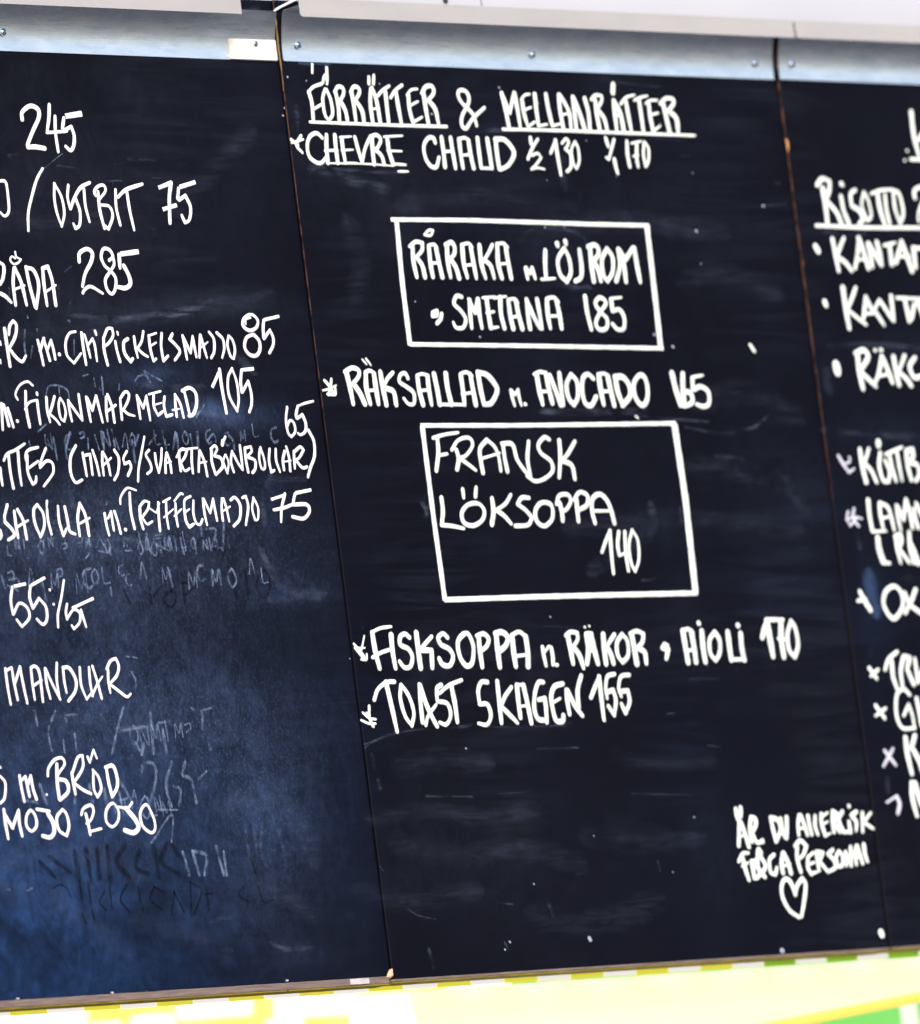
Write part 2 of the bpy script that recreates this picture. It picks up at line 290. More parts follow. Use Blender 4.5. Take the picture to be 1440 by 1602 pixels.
WORDS = """
c|FÖRRÄTTER|heading|68:420,11288 448,11143 436,10913/50:428,11302 515,11359 651,11398/50:439,11055 599,11127/59:705,11329 645,11206 647,11011 703,10925 783,11015 781,11190 731,11329/46:682,11412 711,11491 772,11545 769,11483 750,11400/69:882,11300 899,11115 884,10920/59:869,11300 933,11370 1016,11353 1014,11274 927,11178/70:947,11185 1012,11059 1027,10913/69:1158,11308 1169,11141 1171,10917/60:1144,11307 1208,11377 1285,11364 1295,11301 1190,11185/70:1217,11192 1301,11066 1311,10920/57:1493,11512 1478,11424/56:1584,11535 1558,11426/68:1499,11356 1462,11168 1462,10929/70:1521,11366 1574,11211 1593,10927/38:1475,11090 1584,11109/69:1751,11323 1746,11136 1743,10930/52:1611,11270 1701,11341 1830,11404/70:1938,11338 1945,11141 1963,10935/54:1832,11252 1927,11347 2058,11420/70:2148,11294 2138,11107 2168,10940/39:2121,11293 2207,11361 2316,11377/39:2159,11157 2301,11213/39:2167,10934 2339,11009/76:2421,11341 2424,11153 2439,10927/65:2392,11326 2476,11411 2583,11418 2601,11335 2491,11234/76:2491,11234 2591,11118 2617,10925
c|heading underline|underline|47:374,10900 1181,10895 1969,10892 2753,10895
c|&|heading|61:3294,10921 3247,11075 3076,11219 3031,11317 3063,11377 3164,11374 3216,11302 3189,11202 3061,11050 3027,10931 3090,10877 3243,11015 3469,11160
c|drip|chalk_drip|!51:780,11630 771,11541 744,11443/!41:539,11662 516,11525
c|star|bullet_mark|47:13,10666 117,10591/52:190,10719 92,10594 179,10499/38:19,10624 220,10671
c|CHEVRE|menu_line|61:554,10698 468,10758 344,10712 278,10594 289,10459 381,10387 483,10375 587,10455/70:633,10738 604,10562 600,10377/71:776,10738 766,10566 769,10381/39:573,10533 789,10547/71:888,10705 888,10549 900,10383/35:864,10714 1062,10728/35:861,10545 1059,10557/35:900,10382 1109,10382/64:1118,10720 1150,10555 1188,10389/57:1188,10389 1272,10577 1391,10740/71:1416,10736 1400,10560 1395,10374/59:1395,10732 1499,10758 1563,10701 1499,10601 1411,10544/63:1465,10557 1545,10485 1572,10378/73:1682,10703 1687,10546 1730,10381/35:1627,10737 1947,10758/35:1657,10556 1907,10555/40:1731,10387 1949,10379/28:573,10373 1252,10377 1722,10361/35:1802,10290 1980,10293
c|CHAUD|menu_line|62:2518,10682 2488,10745 2392,10729 2309,10629 2311,10481 2386,10374 2485,10366 2551,10486/73:2642,10754 2645,10567 2638,10369/73:2801,10752 2810,10550 2822,10353/43:2645,10567 2793,10574/73:2948,10731 2946,10534 2956,10356/50:2949,10741 3064,10754 3123,10705/74:3113,10725 3121,10537 3144,10360/39:2944,10524 3121,10537/73:3279,10758 3276,10580 3280,10366/44:3279,10362 3459,10362/74:3453,10752 3462,10564 3468,10366/74:3602,10756 3593,10547 3602,10359/74:3592,10746 3750,10749 3868,10652 3897,10554 3773,10412 3613,10349
c|½|menu_line|61:4231,10784 4231,10704/50:4364,10767 4241,10640 4142,10503/42:4226,10550 4331,10579 4385,10524 4279,10432 4180,10364/36:4181,10368 4298,10387 4418,10369
c|130|price|52:4565,10587 4637,10689 4681,10754/61:4682,10760 4685,10570 4701,10301/47:4793,10722 4878,10784 4919,10735 4844,10649/55:4844,10649 4924,10575 4904,10415 4824,10349/43:5037,10748 4951,10636 4958,10456 5001,10387 5070,10498 5076,10658 5037,10748
c|1/1|menu_line|62:5607,10810 5634,10694/52:5757,10794 5682,10651 5613,10525 5575,10549/62:5716,10531 5726,10431 5746,10341
c|170|price|62:5990,10775 5972,10597 5985,10436/36:6069,10750 6255,10781/61:6165,10742 6133,10560 6138,10435/38:6074,10575 6167,10597/48:6301,10755 6266,10603 6279,10442 6344,10524 6373,10686 6310,10776
c|MELLANRÄTTER|heading|72:3814,11357 3846,11149 3871,10901/61:3821,11351 3919,11101 4032,11363/72:4046,11369 4066,11135 4075,10906/72:4168,11287 4176,11097 4215,10929/40:4154,11286 4233,11348 4317,11360/39:4185,11147 4314,11187/40:4220,10929 4349,10996/72:4412,11363 4405,11163 4409,10947/39:4407,10939 4562,10967/73:4613,11368 4625,11168 4657,10959/39:4655,10949 4825,10983/72:4850,11364 4836,11174 4854,10914/68:4864,11365 4941,11256 4999,11117 4994,10927/39:4845,11098 5015,11128/72:5097,11344 5094,11140 5088,10919/73:5107,11341 5182,11142 5240,10923/73:5312,11330 5348,11146 5337,10925/73:5502,11311 5497,11130 5516,10919/53:5434,11319 5522,11378 5631,11370 5619,11304 5514,11190/67:5522,11190 5626,11072 5653,10912/86:5873,11532 5845,11420/73:5841,11319 5833,11118 5830,10926/74:5848,11309 5932,11160 5959,10919/40:5845,11108 5957,11141/68:6069,11305 6079,11124 6099,10922/45:5966,11272 6079,11362 6239,11400/68:6313,11341 6317,11129 6321,10917/44:6227,11329 6360,11373 6475,11392/68:6484,11285 6482,11113 6504,10921/40:6429,11290 6521,11333 6648,11340/40:6481,11137 6631,11167/41:6509,10922 6643,10996/80:6754,11302 6777,11120 6806,10918/63:6705,11297 6813,11368 6942,11364 6951,11303 6834,11203/80:6840,11203 6963,11104 6966,10918
c|heading underline|underline|48:3760,10884 4809,10891 5912,10886 7270,10880
c|top of the frame round RÅRAKA|drawn_frame|!59:1565,9662 2877,9675 4705,9660 5075,9655 6192,9655
c|left of the frame round RÅRAKA|drawn_frame|!86:1666,9645 1632,8852 1630,8034
c|foot of the frame round RÅRAKA|drawn_frame|!59:1626,8049 3688,8039 6172,8018
c|right of the frame round RÅRAKA|drawn_frame|!95:6163,9666 6150,8953 6127,8018
c|RÅRAKA|menu_line|76:1891,9331 1874,9119 1897,8921/62:1839,9317 1957,9379 2069,9365 2045,9267 1910,9167/76:1946,9167 2019,9068 2041,8922/41:2123,9472 2212,9534 2283,9530 2237,9468 2140,9467/76:2176,9321 2167,9096 2181,8924/50:2171,9335 2274,9349 2317,9305/77:2297,9315 2321,9098 2346,8925/42:2175,9104 2331,9111/76:2495,9339 2477,9126 2490,8927/70:2471,9347 2585,9380 2628,9314 2601,9221 2493,9153/77:2537,9159 2608,9048 2640,8915/77:2766,9343 2755,9103 2786,8925/50:2768,9353 2891,9371 2944,9324/77:2916,9331 2932,9105 2947,8919/42:2747,9081 2930,9094/77:3075,9347 3070,9107 3111,8920/61:3306,9358 3223,9255 3104,9134/72:3133,9155 3229,9082 3264,8922/77:3394,9364 3369,9110 3402,8923/51:3395,9372 3510,9379 3571,9332/78:3540,9345 3551,9112 3569,8920/42:3368,9105 3552,9118
c|m|menu_line|63:3846,9062 3862,8918/54:3858,9068 3918,8988 3968,9069/64:3967,9063 3998,8924
c|LÖJROM|menu_line|80:4243,9295 4208,9093 4194,8926/48:4114,8915 4356,8928/83:4472,9387 4478,9357/83:4626,9421 4632,9389/70:4591,9327 4454,9177 4459,8988 4563,8887 4660,9018 4655,9206 4591,9327/77:4866,9311 4867,9101 4833,8952 4720,8897/82:5065,9341 5050,9130 5055,8900/76:5034,9354 5150,9383 5213,9335 5189,9240 5061,9152/83:5106,9152 5163,9050 5185,8902/71:5373,9337 5254,9186 5248,8984 5308,8903 5420,9026 5453,9216 5373,9337/72:5578,9331 5569,9109 5466,8905/71:5586,9331 5685,9192 5852,9351/84:5610,9299 5644,9110 5644,8898/84:5874,9352 5885,9113 5906,8896
c|, sign|menu_line|62:2096,8465 2178,8486 2169,8428 2087,8412 2096,8465/61:2254,8447 2225,8381 2151,8322
c|SMETANA|menu_line|66:2641,8671 2556,8681 2493,8582 2596,8490 2665,8384 2602,8272 2476,8271 2440,8335/76:2779,8629 2757,8438 2753,8265/66:2766,8637 2845,8465 2926,8647/77:2925,8639 2920,8439 2934,8266/77:3081,8640 3083,8440 3091,8275/42:3013,8663 3233,8676/42:3051,8467 3181,8481/42:3090,8267 3227,8281/42:3212,8660 3434,8683/77:3329,8669 3306,8469 3334,8269/78:3469,8630 3466,8443 3490,8264/51:3463,8641 3582,8653 3632,8605/78:3600,8631 3619,8444 3654,8265/42:3460,8411 3616,8426/77:3798,8633 3787,8446 3793,8266/77:3793,8646 3875,8446 3966,8273/78:3984,8648 3997,8447 4002,8268/78:4160,8650 4144,8448 4157,8269/51:4163,8663 4294,8678 4368,8617/79:4326,8651 4354,8450 4360,8270/43:4141,8430 4363,8437
c|185|price|79:4859,8696 4862,8481 4898,8260/64:5228,8613 5136,8685 5034,8612 5097,8504 5209,8402 5177,8281 5047,8261 4995,8347 5093,8482 5228,8613/43:5320,8673 5521,8689/75:5329,8660 5329,8511/64:5328,8506 5455,8526 5524,8432 5498,8283 5383,8263 5298,8336
c|star|bullet_mark|55:78,7577 155,7500 217,7403/44:197,7596 168,7500 112,7394/34:31,7451 138,7471 261,7515/47:101,7403 228,7394/36:246,7500 243,7403
c|RÄKSALLAD|menu_line|87:466,7690 495,7520 520,7278/72:445,7690 578,7740 682,7710 670,7632 555,7535/85:579,7524 659,7414 720,7278/32:771,7849 831,7788/33:837,7859 907,7776/87:800,7681 780,7481 814,7278/57:796,7691 885,7704 955,7660/87:942,7672 944,7482 954,7278/46:769,7447 953,7458/87:1057,7691 1065,7501 1091,7269/61:1271,7684 1159,7598 1075,7482/82:1114,7482 1242,7434 1261,7269/64:1523,7609 1486,7673 1399,7653 1368,7564 1483,7498 1589,7420 1574,7288 1478,7278 1406,7350/80:1691,7639 1693,7463 1729,7269/51:1687,7648 1780,7666 1882,7643/80:1868,7643 1865,7464 1879,7269/46:1685,7448 1845,7460/86:1986,7665 2008,7483 2021,7278/51:2012,7275 2197,7269/86:2193,7669 2193,7484 2225,7278/51:2224,7273 2422,7269/81:2454,7656 2459,7484 2457,7269/53:2450,7668 2561,7690 2651,7641/81:2623,7664 2637,7484 2654,7269/46:2432,7406 2641,7429/89:2765,7686 2774,7484 2802,7273/87:2765,7686 2915,7657 3042,7534 3060,7436 2933,7292 2802,7273
c|m.|menu_line|55:3310,7456 3320,7357 3343,7259/46:3316,7462 3375,7397 3442,7470/55:3441,7466 3444,7357 3465,7259/65:3535,7277 3542,7273
c|AVOCADO|menu_line|88:3806,7660 3819,7466 3847,7273/55:3759,7667 3872,7699 3983,7680/83:3972,7680 3995,7466 4024,7289/47:3815,7443 3991,7443/77:4041,7654 4114,7447 4172,7265/82:4217,7681 4212,7467 4218,7265/75:4415,7661 4318,7526 4329,7358 4408,7265 4495,7368 4516,7566 4424,7669/75:4824,7611 4733,7670 4634,7616 4590,7447 4617,7289 4722,7259 4829,7372/89:4928,7657 4928,7468 4949,7273/55:4917,7671 5037,7679 5102,7631/84:5086,7647 5112,7448 5139,7259/48:4918,7444 5098,7448/90:5226,7628 5235,7448 5295,7269/84:5222,7637 5364,7632 5457,7528 5454,7389 5293,7259/76:5658,7653 5547,7538 5551,7359 5652,7259 5755,7339 5791,7509 5753,7639 5658,7653
c|165|price|97:6276,7686 6305,7490 6360,7265/94:6476,7681 6442,7490 6424,7265/79:6471,7446 6578,7420 6586,7309 6464,7253/48:6645,7635 6840,7662/67:6643,7627 6623,7480/72:6643,7470 6777,7511 6905,7440 6892,7289 6785,7245 6658,7273
c|chalk fleck|chalk_speck|28:5509,7120 5550,7086
c|top of the frame round FRANSK LÖKSOPPA|drawn_frame|!60:1640,7001 3275,6999 5158,7012 6224,7022
c|left of the frame round FRANSK LÖKSOPPA|drawn_frame|!84:1668,6996 1665,5922 1685,4748
c|foot of the frame round FRANSK LÖKSOPPA|drawn_frame|!73:1672,4759 3263,4772 4764,4775 6223,4774
c|right of the frame round FRANSK LÖKSOPPA|drawn_frame|!113:6199,7011 6227,6021 6192,4775
c|FRANSK|menu_line|71:1905,6847 1889,6646 1814,6417/53:1831,6839 2039,6882 2282,6908/48:1866,6613 2041,6632/73:2214,6685 2234,6563 2183,6434/54:2134,6685 2264,6806 2454,6841 2512,6751 2379,6617 2244,6577/63:2261,6571 2395,6495 2511,6419/71:2634,6386 2622,6535 2632,6697 2769,6810/56:2780,6810 2894,6723 2945,6587 2952,6411/43:2647,6570 2973,6641/67:3069,6403 3049,6587 3049,6763/69:3031,6763 3214,6749 3272,6545 3431,6346/67:3468,6327 3452,6558 3511,6789/62:3885,6815 3800,6842 3679,6747 3705,6639 3865,6529 3874,6406 3722,6307 3541,6272 3404,6341/74:4063,6801 4043,6583 3978,6316/61:4342,6786 4182,6623 4052,6523/72:4072,6533 4231,6473 4256,6295
c|LÖKSOPPA|menu_line|79:1846,6068 1842,5893 1793,5727/61:1788,5719 1967,5704 2170,5670/66:2237,6173 2237,6065/64:2480,6198 2446,6082/70:2474,5990 2287,5970 2170,5864 2193,5742 2352,5706 2519,5780 2569,5901 2474,5990/80:2735,6053 2733,5886 2675,5719/57:3076,6099 2952,5978 2752,5891/66:2783,5899 2908,5830 3019,5721/64:3392,6056 3262,6057 3174,5977 3308,5894 3403,5798 3313,5704 3088,5693/70:3767,5964 3592,5987 3473,5879 3487,5743 3615,5688 3768,5795 3767,5964/76:3928,5984 3947,5875 3944,5753/64:3873,5971 3937,6079 4089,6092 4131,6010 4037,5901 3939,5875/75:4237,6036 4228,5873 4224,5742/64:4190,6023 4313,6123 4444,6075 4411,5953 4262,5894/71:4521,5720 4495,5870 4531,6034 4674,6093 4791,6005 4842,5867 4871,5708/44:4522,5876 4862,5873
c|140|price|57:4579,5337 4667,5473 4766,5608/64:4772,5616 4746,5321 4737,5054/60:4928,5598 4879,5429 4884,5287/43:4884,5287 5044,5331/61:5041,5597 5011,5318 5016,5086/49:5178,5618 5087,5427 5084,5194 5139,5076 5232,5233 5256,5480 5178,5618
c|star|bullet_mark|41:26,4226 120,4133 199,4030/33:220,4324 167,4203 112,4083/32:59,4175 200,4172/34:116,4026 203,4020 222,4091/36:32,4176 146,4042
c|FISKSOPPA|menu_line|89:363,4362 373,4138 412,3910/52:350,4366 510,4416 699,4433/57:317,4048 472,4106 635,4143/89:679,4325 671,4112 685,3904/74:990,4289 923,4335 835,4302 818,4201 946,4143 998,4044 945,3923 838,3909 768,3988/89:1118,4344 1114,4123 1118,3899/62:1373,4292 1246,4202 1136,4123/86:1178,4122 1343,4119 1319,3895/74:1648,4276 1579,4329 1487,4275 1522,4187 1651,4129 1704,4030 1629,3919 1506,3932 1458,4010/77:1948,4318 1819,4212 1827,4017 1920,3906 2026,3951 2079,4145 2029,4300 1948,4318/90:2195,4286 2188,4081 2192,3886/72:2167,4287 2292,4311 2365,4242 2313,4151 2204,4091/90:2507,4301 2500,4095 2500,3880/85:2495,4312 2616,4326 2705,4256 2651,4154 2517,4079/91:2785,4275 2778,4069 2783,3884/63:2787,4286 2921,4324 3036,4250/91:3023,4260 3026,4064 3000,3879/49:2768,4012 3011,4027
c|m.|menu_line|69:3297,4121 3304,3997 3319,3883/45:3330,4062 3421,4129 3450,4097/69:3452,4107 3461,3993 3443,3890/63:3505,3885 3522,3884
c|star|bullet_mark|47:154,3434 136,3293 172,3181/38:32,3356 129,3283 236,3266/36:-11,3260 117,3213 226,3210/46:98,3345 187,3174
c|TOAST|menu_line|86:491,3726 536,3425 578,3099/64:255,3513 339,3642 499,3726 637,3733/66:746,3690 704,3522 749,3298 846,3169 907,3334 858,3539 751,3690/77:1063,3686 1043,3453 1037,3209/77:1075,3680 1134,3451 1213,3265 1277,3152/57:1086,3167 1148,3287 1310,3426/71:1440,3672 1358,3629 1332,3476/67:1339,3466 1505,3431 1535,3277 1438,3168 1332,3197/84:1612,3653 1636,3418 1637,3193/58:1389,3567 1572,3665 1800,3727
c|SKAGEN|menu_line|73:2248,3690 2142,3692 2067,3581 2066,3411/70:2066,3411 2199,3404 2236,3260 2150,3149 2004,3167/82:2423,3696 2412,3419 2405,3163/71:2657,3615 2525,3499 2433,3378/71:2433,3378 2581,3251 2686,3156/82:2760,3637 2749,3411 2751,3222/50:2762,3647 2874,3639/83:2873,3634 2907,3387 2931,3149/41:2756,3366 2899,3374/73:3233,3667 3148,3665 3061,3527 3017,3322 3061,3197 3163,3178/74:3115,3443 3226,3461 3224,3317 3207,3152/76:3576,3639 3422,3605 3343,3479 3343,3314 3380,3168 3493,3161 3516,3227/46:3342,3392 3495,3451/80:3627,3555 3621,3390 3630,3245/77:3647,3555 3748,3345 3855,3218/78:3925,3735 3827,3550 3807,3323
c|RÄKOR|menu_line|91:3776,4250 3792,4075 3807,3894/64:3741,4262 3835,4305 3948,4292 3942,4206 3838,4107/86:3861,4096 3942,3993 3983,3834/40:4095,4366 4100,4361/40:4178,4378 4183,4373/90:4106,4271 4115,4091 4055,3889/91:4190,4269 4214,4089 4251,3885/50:4118,4289 4212,4287/45:4108,4050 4250,4061/91:4414,4265 4401,4085 4397,3882/67:4613,4257 4520,4173 4426,4084/88:4464,4084 4510,3992 4532,3884/70:4755,4259 4641,4148 4629,3990 4700,3894 4817,3986 4833,4167 4755,4259/92:4927,4255 4942,4074 4954,3870/70:4903,4263 5029,4294 5142,4256 5104,4150 4996,4077/86:5015,4073 5121,4014 5127,3871
c|, sign|menu_line|70:5502,4113 5556,4096 5529,4051 5456,4064 5502,4113/77:5561,4050 5500,3922
c|AIOLI|menu_line|93:5869,4279 5878,4078 5891,3868/60:5850,4279 5966,4304 6053,4257/93:6023,4269 6037,4075 6038,3870/50:5867,4017 6045,4034/93:6216,4272 6202,4072 6210,3866/92:6180,4376 6185,4371/73:6453,4256 6338,4149 6323,3978 6402,3880 6492,3974 6523,4145 6453,4256/94:6694,4252 6691,4062 6691,3883/55:6692,3886 6901,3886/94:6931,4229 6919,4034 6939,3878/87:6896,4338 6902,4333
c|170|price|96:7324,4164 7387,4278 7461,4380/108:7452,4387 7466,4139 7480,3913/64:7465,4401 7757,4396/98:7711,4376 7676,4134 7683,3904/42:7614,4147 7758,4133/72:7897,4361 7803,4201 7798,3994 7887,3895 7979,4059 7964,4279 7901,4379
c|155|price|68:4050,3451 4153,3594 4246,3716/78:4243,3716 4234,3435 4232,3154/62:4523,3744 4392,3713 4335,3568 4337,3433/69:4357,3511 4462,3542 4489,3406 4428,3205/66:4428,3205 4341,3331/61:4787,3727 4636,3707 4569,3562 4596,3449/69:4624,3516 4729,3525 4734,3378 4637,3234/68:4637,3234 4580,3355
c|ÄR|note|79:6425,1923 6426,1849 6451,1775/78:6515,1936 6499,1822/77:6466,1766 6427,1604 6392,1446/78:6483,1757 6535,1600 6579,1422/42:6425,1563 6537,1576/78:6688,1808 6639,1662 6643,1495/78:6693,1799 6760,1785 6755,1707 6675,1609/63:6672,1592 6742,1470 6847,1499/55:6847,1499 6847,1475
c|DU|note|75:7048,1787 7066,1631 7092,1479/75:7049,1792 7176,1750 7205,1626 7097,1482/75:7231,1769 7235,1625 7273,1517/73:7345,1785 7323,1638 7292,1516
c|ALLERGISK|note|66:7587,1802 7541,1680 7529,1541/68:7611,1806 7657,1676 7692,1535/39:7538,1627 7673,1636/68:7748,1788 7754,1656 7773,1544/68:7883,1783 7859,1653 7890,1539/68:8004,1804 7986,1681 8028,1523/41:7997,1763 8125,1821/40:7983,1661 8103,1702/40:8035,1523 8133,1547/68:8221,1830 8195,1690 8199,1562/68:8222,1838 8312,1789 8219,1693/65:8228,1681 8311,1554/68:8408,1824 8318,1719 8381,1552/55:8381,1552 8507,1564 8508,1663/69:8506,1688 8511,1547/75:8544,1893 8545,1887/67:8671,1815 8568,1769 8641,1678 8620,1563/68:8782,1795 8739,1543/54:8942,1789 8782,1670/55:8782,1670 8950,1578
c|FRÅGA|note|59:6355,1240 6441,1335 6550,1342/78:6433,1294 6458,1138 6500,990/47:6411,1173 6523,1217/79:6598,1223 6599,1125 6606,1013/66:6598,1223 6701,1243 6673,1154/66:6737,1377 6714,1316 6794,1333 6751,1388/78:6706,1268 6698,1137 6799,1019/73:6777,1281 6834,1148 6647,1009/66:7020,1302 6924,1235 6919,1080 7000,1041 7045,1132/78:7190,1315 7140,1169 7147,1058/78:7201,1315 7261,1198 7293,1052/42:7154,1144 7303,1171
c|PERSONAL|note|68:7474,1403 7444,1240 7480,1058/67:7439,1404 7544,1470 7647,1394 7569,1285 7477,1231/68:7649,1249 7620,1118 7672,1021/50:7649,1249 7759,1302/43:7637,1147 7752,1176/47:7673,1026 7782,1047/68:7823,1305 7818,1177 7825,1061/67:7824,1308 7939,1296 7869,1199/61:7865,1175 7992,1038/63:8132,1326 8029,1276 8126,1190 8136,1091 7985,1039/57:8246,1306 8174,1221 8198,1097 8278,1118 8296,1241 8246,1306/68:8367,1285 8351,1107/67:8367,1285 8445,1104/68:8474,1350 8445,1104/67:8587,1359 8543,1249 8542,1117/69:8601,1359 8662,1128/39:8542,1207 8657,1225/69:8731,1371 8731,1242 8760,1145
c|heart|heart_drawing|70:7322,766 7297,860 7240,956 7162,972 7088,885 7083,730 7180,562 7337,466/71:7322,766 7378,882 7487,968 7538,900 7487,713 7385,472
l|245|price|67:-4395,10826 -4381,10918 -4239,10998 -4120,10957 -4127,10851 -4253,10674 -4362,10507/70:-4354,10479 -4235,10486 -4088,10470/60:-3927,11021 -3960,10855 -4014,10688/47:-4017,10670 -3825,10684 -3692,10696/53:-3855,10876 -3879,10673 -3871,10435/!76:-3411,10923 -3687,10883/59:-3714,10861 -3758,10731/59:-3726,10704 -3611,10756 -3581,10643 -3608,10514 -3670,10454 -3739,10502
l|chalk drag|chalk_scratch|19:-3808,10409 -3964,10323 -4134,10219
l|/|menu_line|48:-4158,10218 -4274,10079 -4391,9857 -4477,9655 -4510,9436
l|Ö|menu_line|46:-4868,10049 -4781,10033 -4772,9832 -4790,9668 -4864,9612 -4928,9657
l|OSTBIT|menu_line|46:-3997,10033 -4026,9845 -4012,9663 -3961,9499 -3893,9664 -3909,9866 -3997,10033/48:-3774,10015 -3809,9867 -3789,9721/55:-3784,9721 -3690,9869 -3575,9991 -3422,10054/51:-3681,9851 -3635,9687 -3668,9521 -3739,9474 -3766,9535/49:-3526,9973 -3535,9762 -3499,9561/47:-3347,9894 -3362,9949 -3280,10015 -3192,10022 -3179,9952 -3291,9849/54:-3301,9941 -3308,9711 -3268,9481/47:-3274,9776 -3145,9759 -3108,9640 -3202,9473 -3262,9518/49:-3010,9973 -3033,9752 -3001,9528/58:-2981,9882 -2834,9977 -2557,10052/54:-2826,9949 -2815,9719 -2781,9470
l|75|price|!58:-2297,10009 -2072,10079/62:-2074,10079 -2135,9878 -2173,9566/!58:-2267,9737 -2027,9796/!58:-1667,10094 -1941,10026/57:-1961,10011 -1994,9880/56:-1975,9862 -1861,9920 -1799,9772 -1844,9614 -1923,9576 -1962,9668
l|RÅDA|menu_line|56:-5023,9032 -4972,8984 -5005,8847 -5064,8765/60:-5082,8651 -4999,8612 -4923,8540/33:-4763,9168 -4754,9105 -4683,9078 -4730,9036 -4810,9017 -4859,9067 -4824,9113 -4776,9086/56:-4811,8968 -4856,8776 -4858,8508/58:-4799,8968 -4722,8778 -4682,8509/36:-4864,8695 -4680,8751/58:-4620,8982 -4596,8761 -4544,8488/58:-4610,8975 -4502,8940 -4449,8762 -4534,8474/57:-4353,8960 -4362,8745 -4352,8505/58:-4352,8967 -4265,8992 -4221,8819 -4209,8513/37:-4362,8668 -4171,8761
l|285|price|63:-3744,9062 -3724,9163 -3600,9220 -3517,9175 -3548,9065 -3673,8907 -3740,8751/51:-3746,8669 -3703,8715 -3602,8749 -3424,8666/51:-3251,9083 -3183,9133 -3230,9215 -3325,9223 -3377,9122 -3334,9012 -3238,8940 -3180,8849 -3212,8720 -3277,8660 -3344,8718 -3354,8837 -3262,8939 -3180,9032 -3187,9142/!69:-2752,9198 -3059,9162/62:-3079,9153 -3091,8987/71:-3022,9016 -2958,8888 -2954,8787 -3042,8736 -3160,8748
l|R|menu_line|56:-5079,8213 -5073,7984 -5063,7749/49:-5022,8142 -4992,8249 -4927,8311 -4884,8257 -4919,8128 -5016,7999/50:-5047,7977 -4954,7864 -4861,7807 -4791,7879
l|left end|menu_line|29:-5173,8055 -5170,8013/29:-5208,7827 -5205,7784
l|m.|menu_line|45:-4570,8073 -4546,7930 -4525,7765/51:-4553,7944 -4468,8095/45:-4474,8095 -4446,7973 -4413,7823/40:-4430,7959 -4356,8074/45:-4356,8074 -4333,7959 -4322,7838/63:-4247,7900 -4242,7897
l|CHIPICKELS|menu_line|43:-3943,8184 -4044,8162 -4122,8047 -4124,7889 -4027,7789 -3896,7911/49:-3846,8170 -3845,7976 -3833,7775/42:-3803,8149 -3782,8063 -3750,7861/41:-3778,8005 -3679,8099 -3655,8013 -3648,7819/46:-3623,8193 -3611,8150/50:-3499,8108 -3511,7949 -3483,7769/46:-3488,8119 -3415,8223 -3339,8227 -3338,8137 -3425,8043 -3496,8007/46:-3312,8065 -3303,7950 -3272,7813/40:-3261,8181 -3257,8152/54:-3104,8098 -3178,8052 -3183,7922 -3102,7814 -3062,7850/46:-2996,8125 -2994,7995 -2976,7865/44:-2834,8191 -2882,8068 -2962,7980/44:-2962,7980 -2887,7916 -2811,7877/50:-2751,8141 -2753,7981 -2725,7822/34:-2751,8141 -2627,8173/32:-2738,8013 -2646,8054/40:-2722,7819 -2675,7851/47:-2533,8171 -2567,8011 -2559,7823 -2473,7888/50:-2358,8165 -2410,8099 -2318,8020 -2268,7940 -2367,7835
l|m.|menu_line|48:-5269,7286 -5300,6966/49:-5238,7272 -5194,7016/49:-5180,7229 -5124,6999/55:-5051,7073 -5048,7070
l|FIKONMARMELAD|menu_line|35:-5003,7336 -5029,7407 -4943,7514 -4816,7560 -4736,7512/48:-4863,7436 -4885,7229 -4865,7001/35:-4906,7215 -4828,7300 -4708,7332/45:-4694,7326 -4695,7201 -4689,7036/43:-4685,7422 -4683,7400/45:-4540,7365 -4551,7201 -4528,7058/48:-4409,7375 -4458,7272 -4514,7172/38:-4517,7158 -4434,7093 -4379,7029/39:-4319,7355 -4359,7272 -4352,7115 -4298,7069 -4258,7172 -4273,7286 -4319,7355/45:-4193,7326 -4190,7200 -4173,7071/43:-4190,7318 -4100,7200 -4003,7078/45:-4013,7401 -4011,7272 -4002,7086/46:-3896,7373 -3883,7215 -3869,7064/45:-3879,7358 -3820,7200/42:-3819,7207 -3735,7384/46:-3731,7384 -3706,7229 -3677,7057/45:-3572,7370 -3595,7200 -3596,7068/46:-3545,7399 -3494,7243 -3485,7056/41:-3597,7183 -3433,7269/45:-3345,7351 -3354,7200 -3357,7092/43:-3345,7351 -3252,7435 -3194,7409 -3228,7315 -3327,7200/42:-3319,7214 -3243,7157 -3143,7135/46:-3065,7388 -3060,7243 -3054,7099/46:-3058,7373 -2986,7229/42:-2986,7229 -2908,7388/46:-2917,7366 -2903,7214 -2896,7077/34:-2863,7405 -2667,7443/45:-2789,7395 -2807,7258 -2757,7139 -2674,7188/26:-2809,7269 -2671,7298/46:-2612,7374 -2640,7258 -2622,7127 -2524,7149/46:-2435,7403 -2449,7258 -2451,7127/46:-2435,7403 -2368,7287 -2338,7113/29:-2505,7207 -2398,7221
l|MAJJO|menu_line|47:-2191,8144 -2176,7999 -2166,7846/46:-2182,8130 -2095,7926/44:-2091,7926 -2027,8138/47:-2024,8130 -2016,7999 -2004,7876/45:-1901,8146 -1928,8014 -1955,7869/47:-1896,8153 -1868,8029 -1832,7869/30:-1932,7985 -1785,8066/46:-1745,8193 -1679,8103 -1697,7950 -1759,7867/47:-1615,8184 -1528,8104 -1523,7987 -1576,7867/41:-1424,8146 -1462,8031 -1432,7885 -1384,7859 -1346,7974 -1366,8090 -1424,8146
l|D|menu_line|51:-2274,7432 -2254,7316 -2234,7156/55:-2306,7449 -2181,7487 -2090,7418 -2100,7272 -2171,7156 -2245,7134
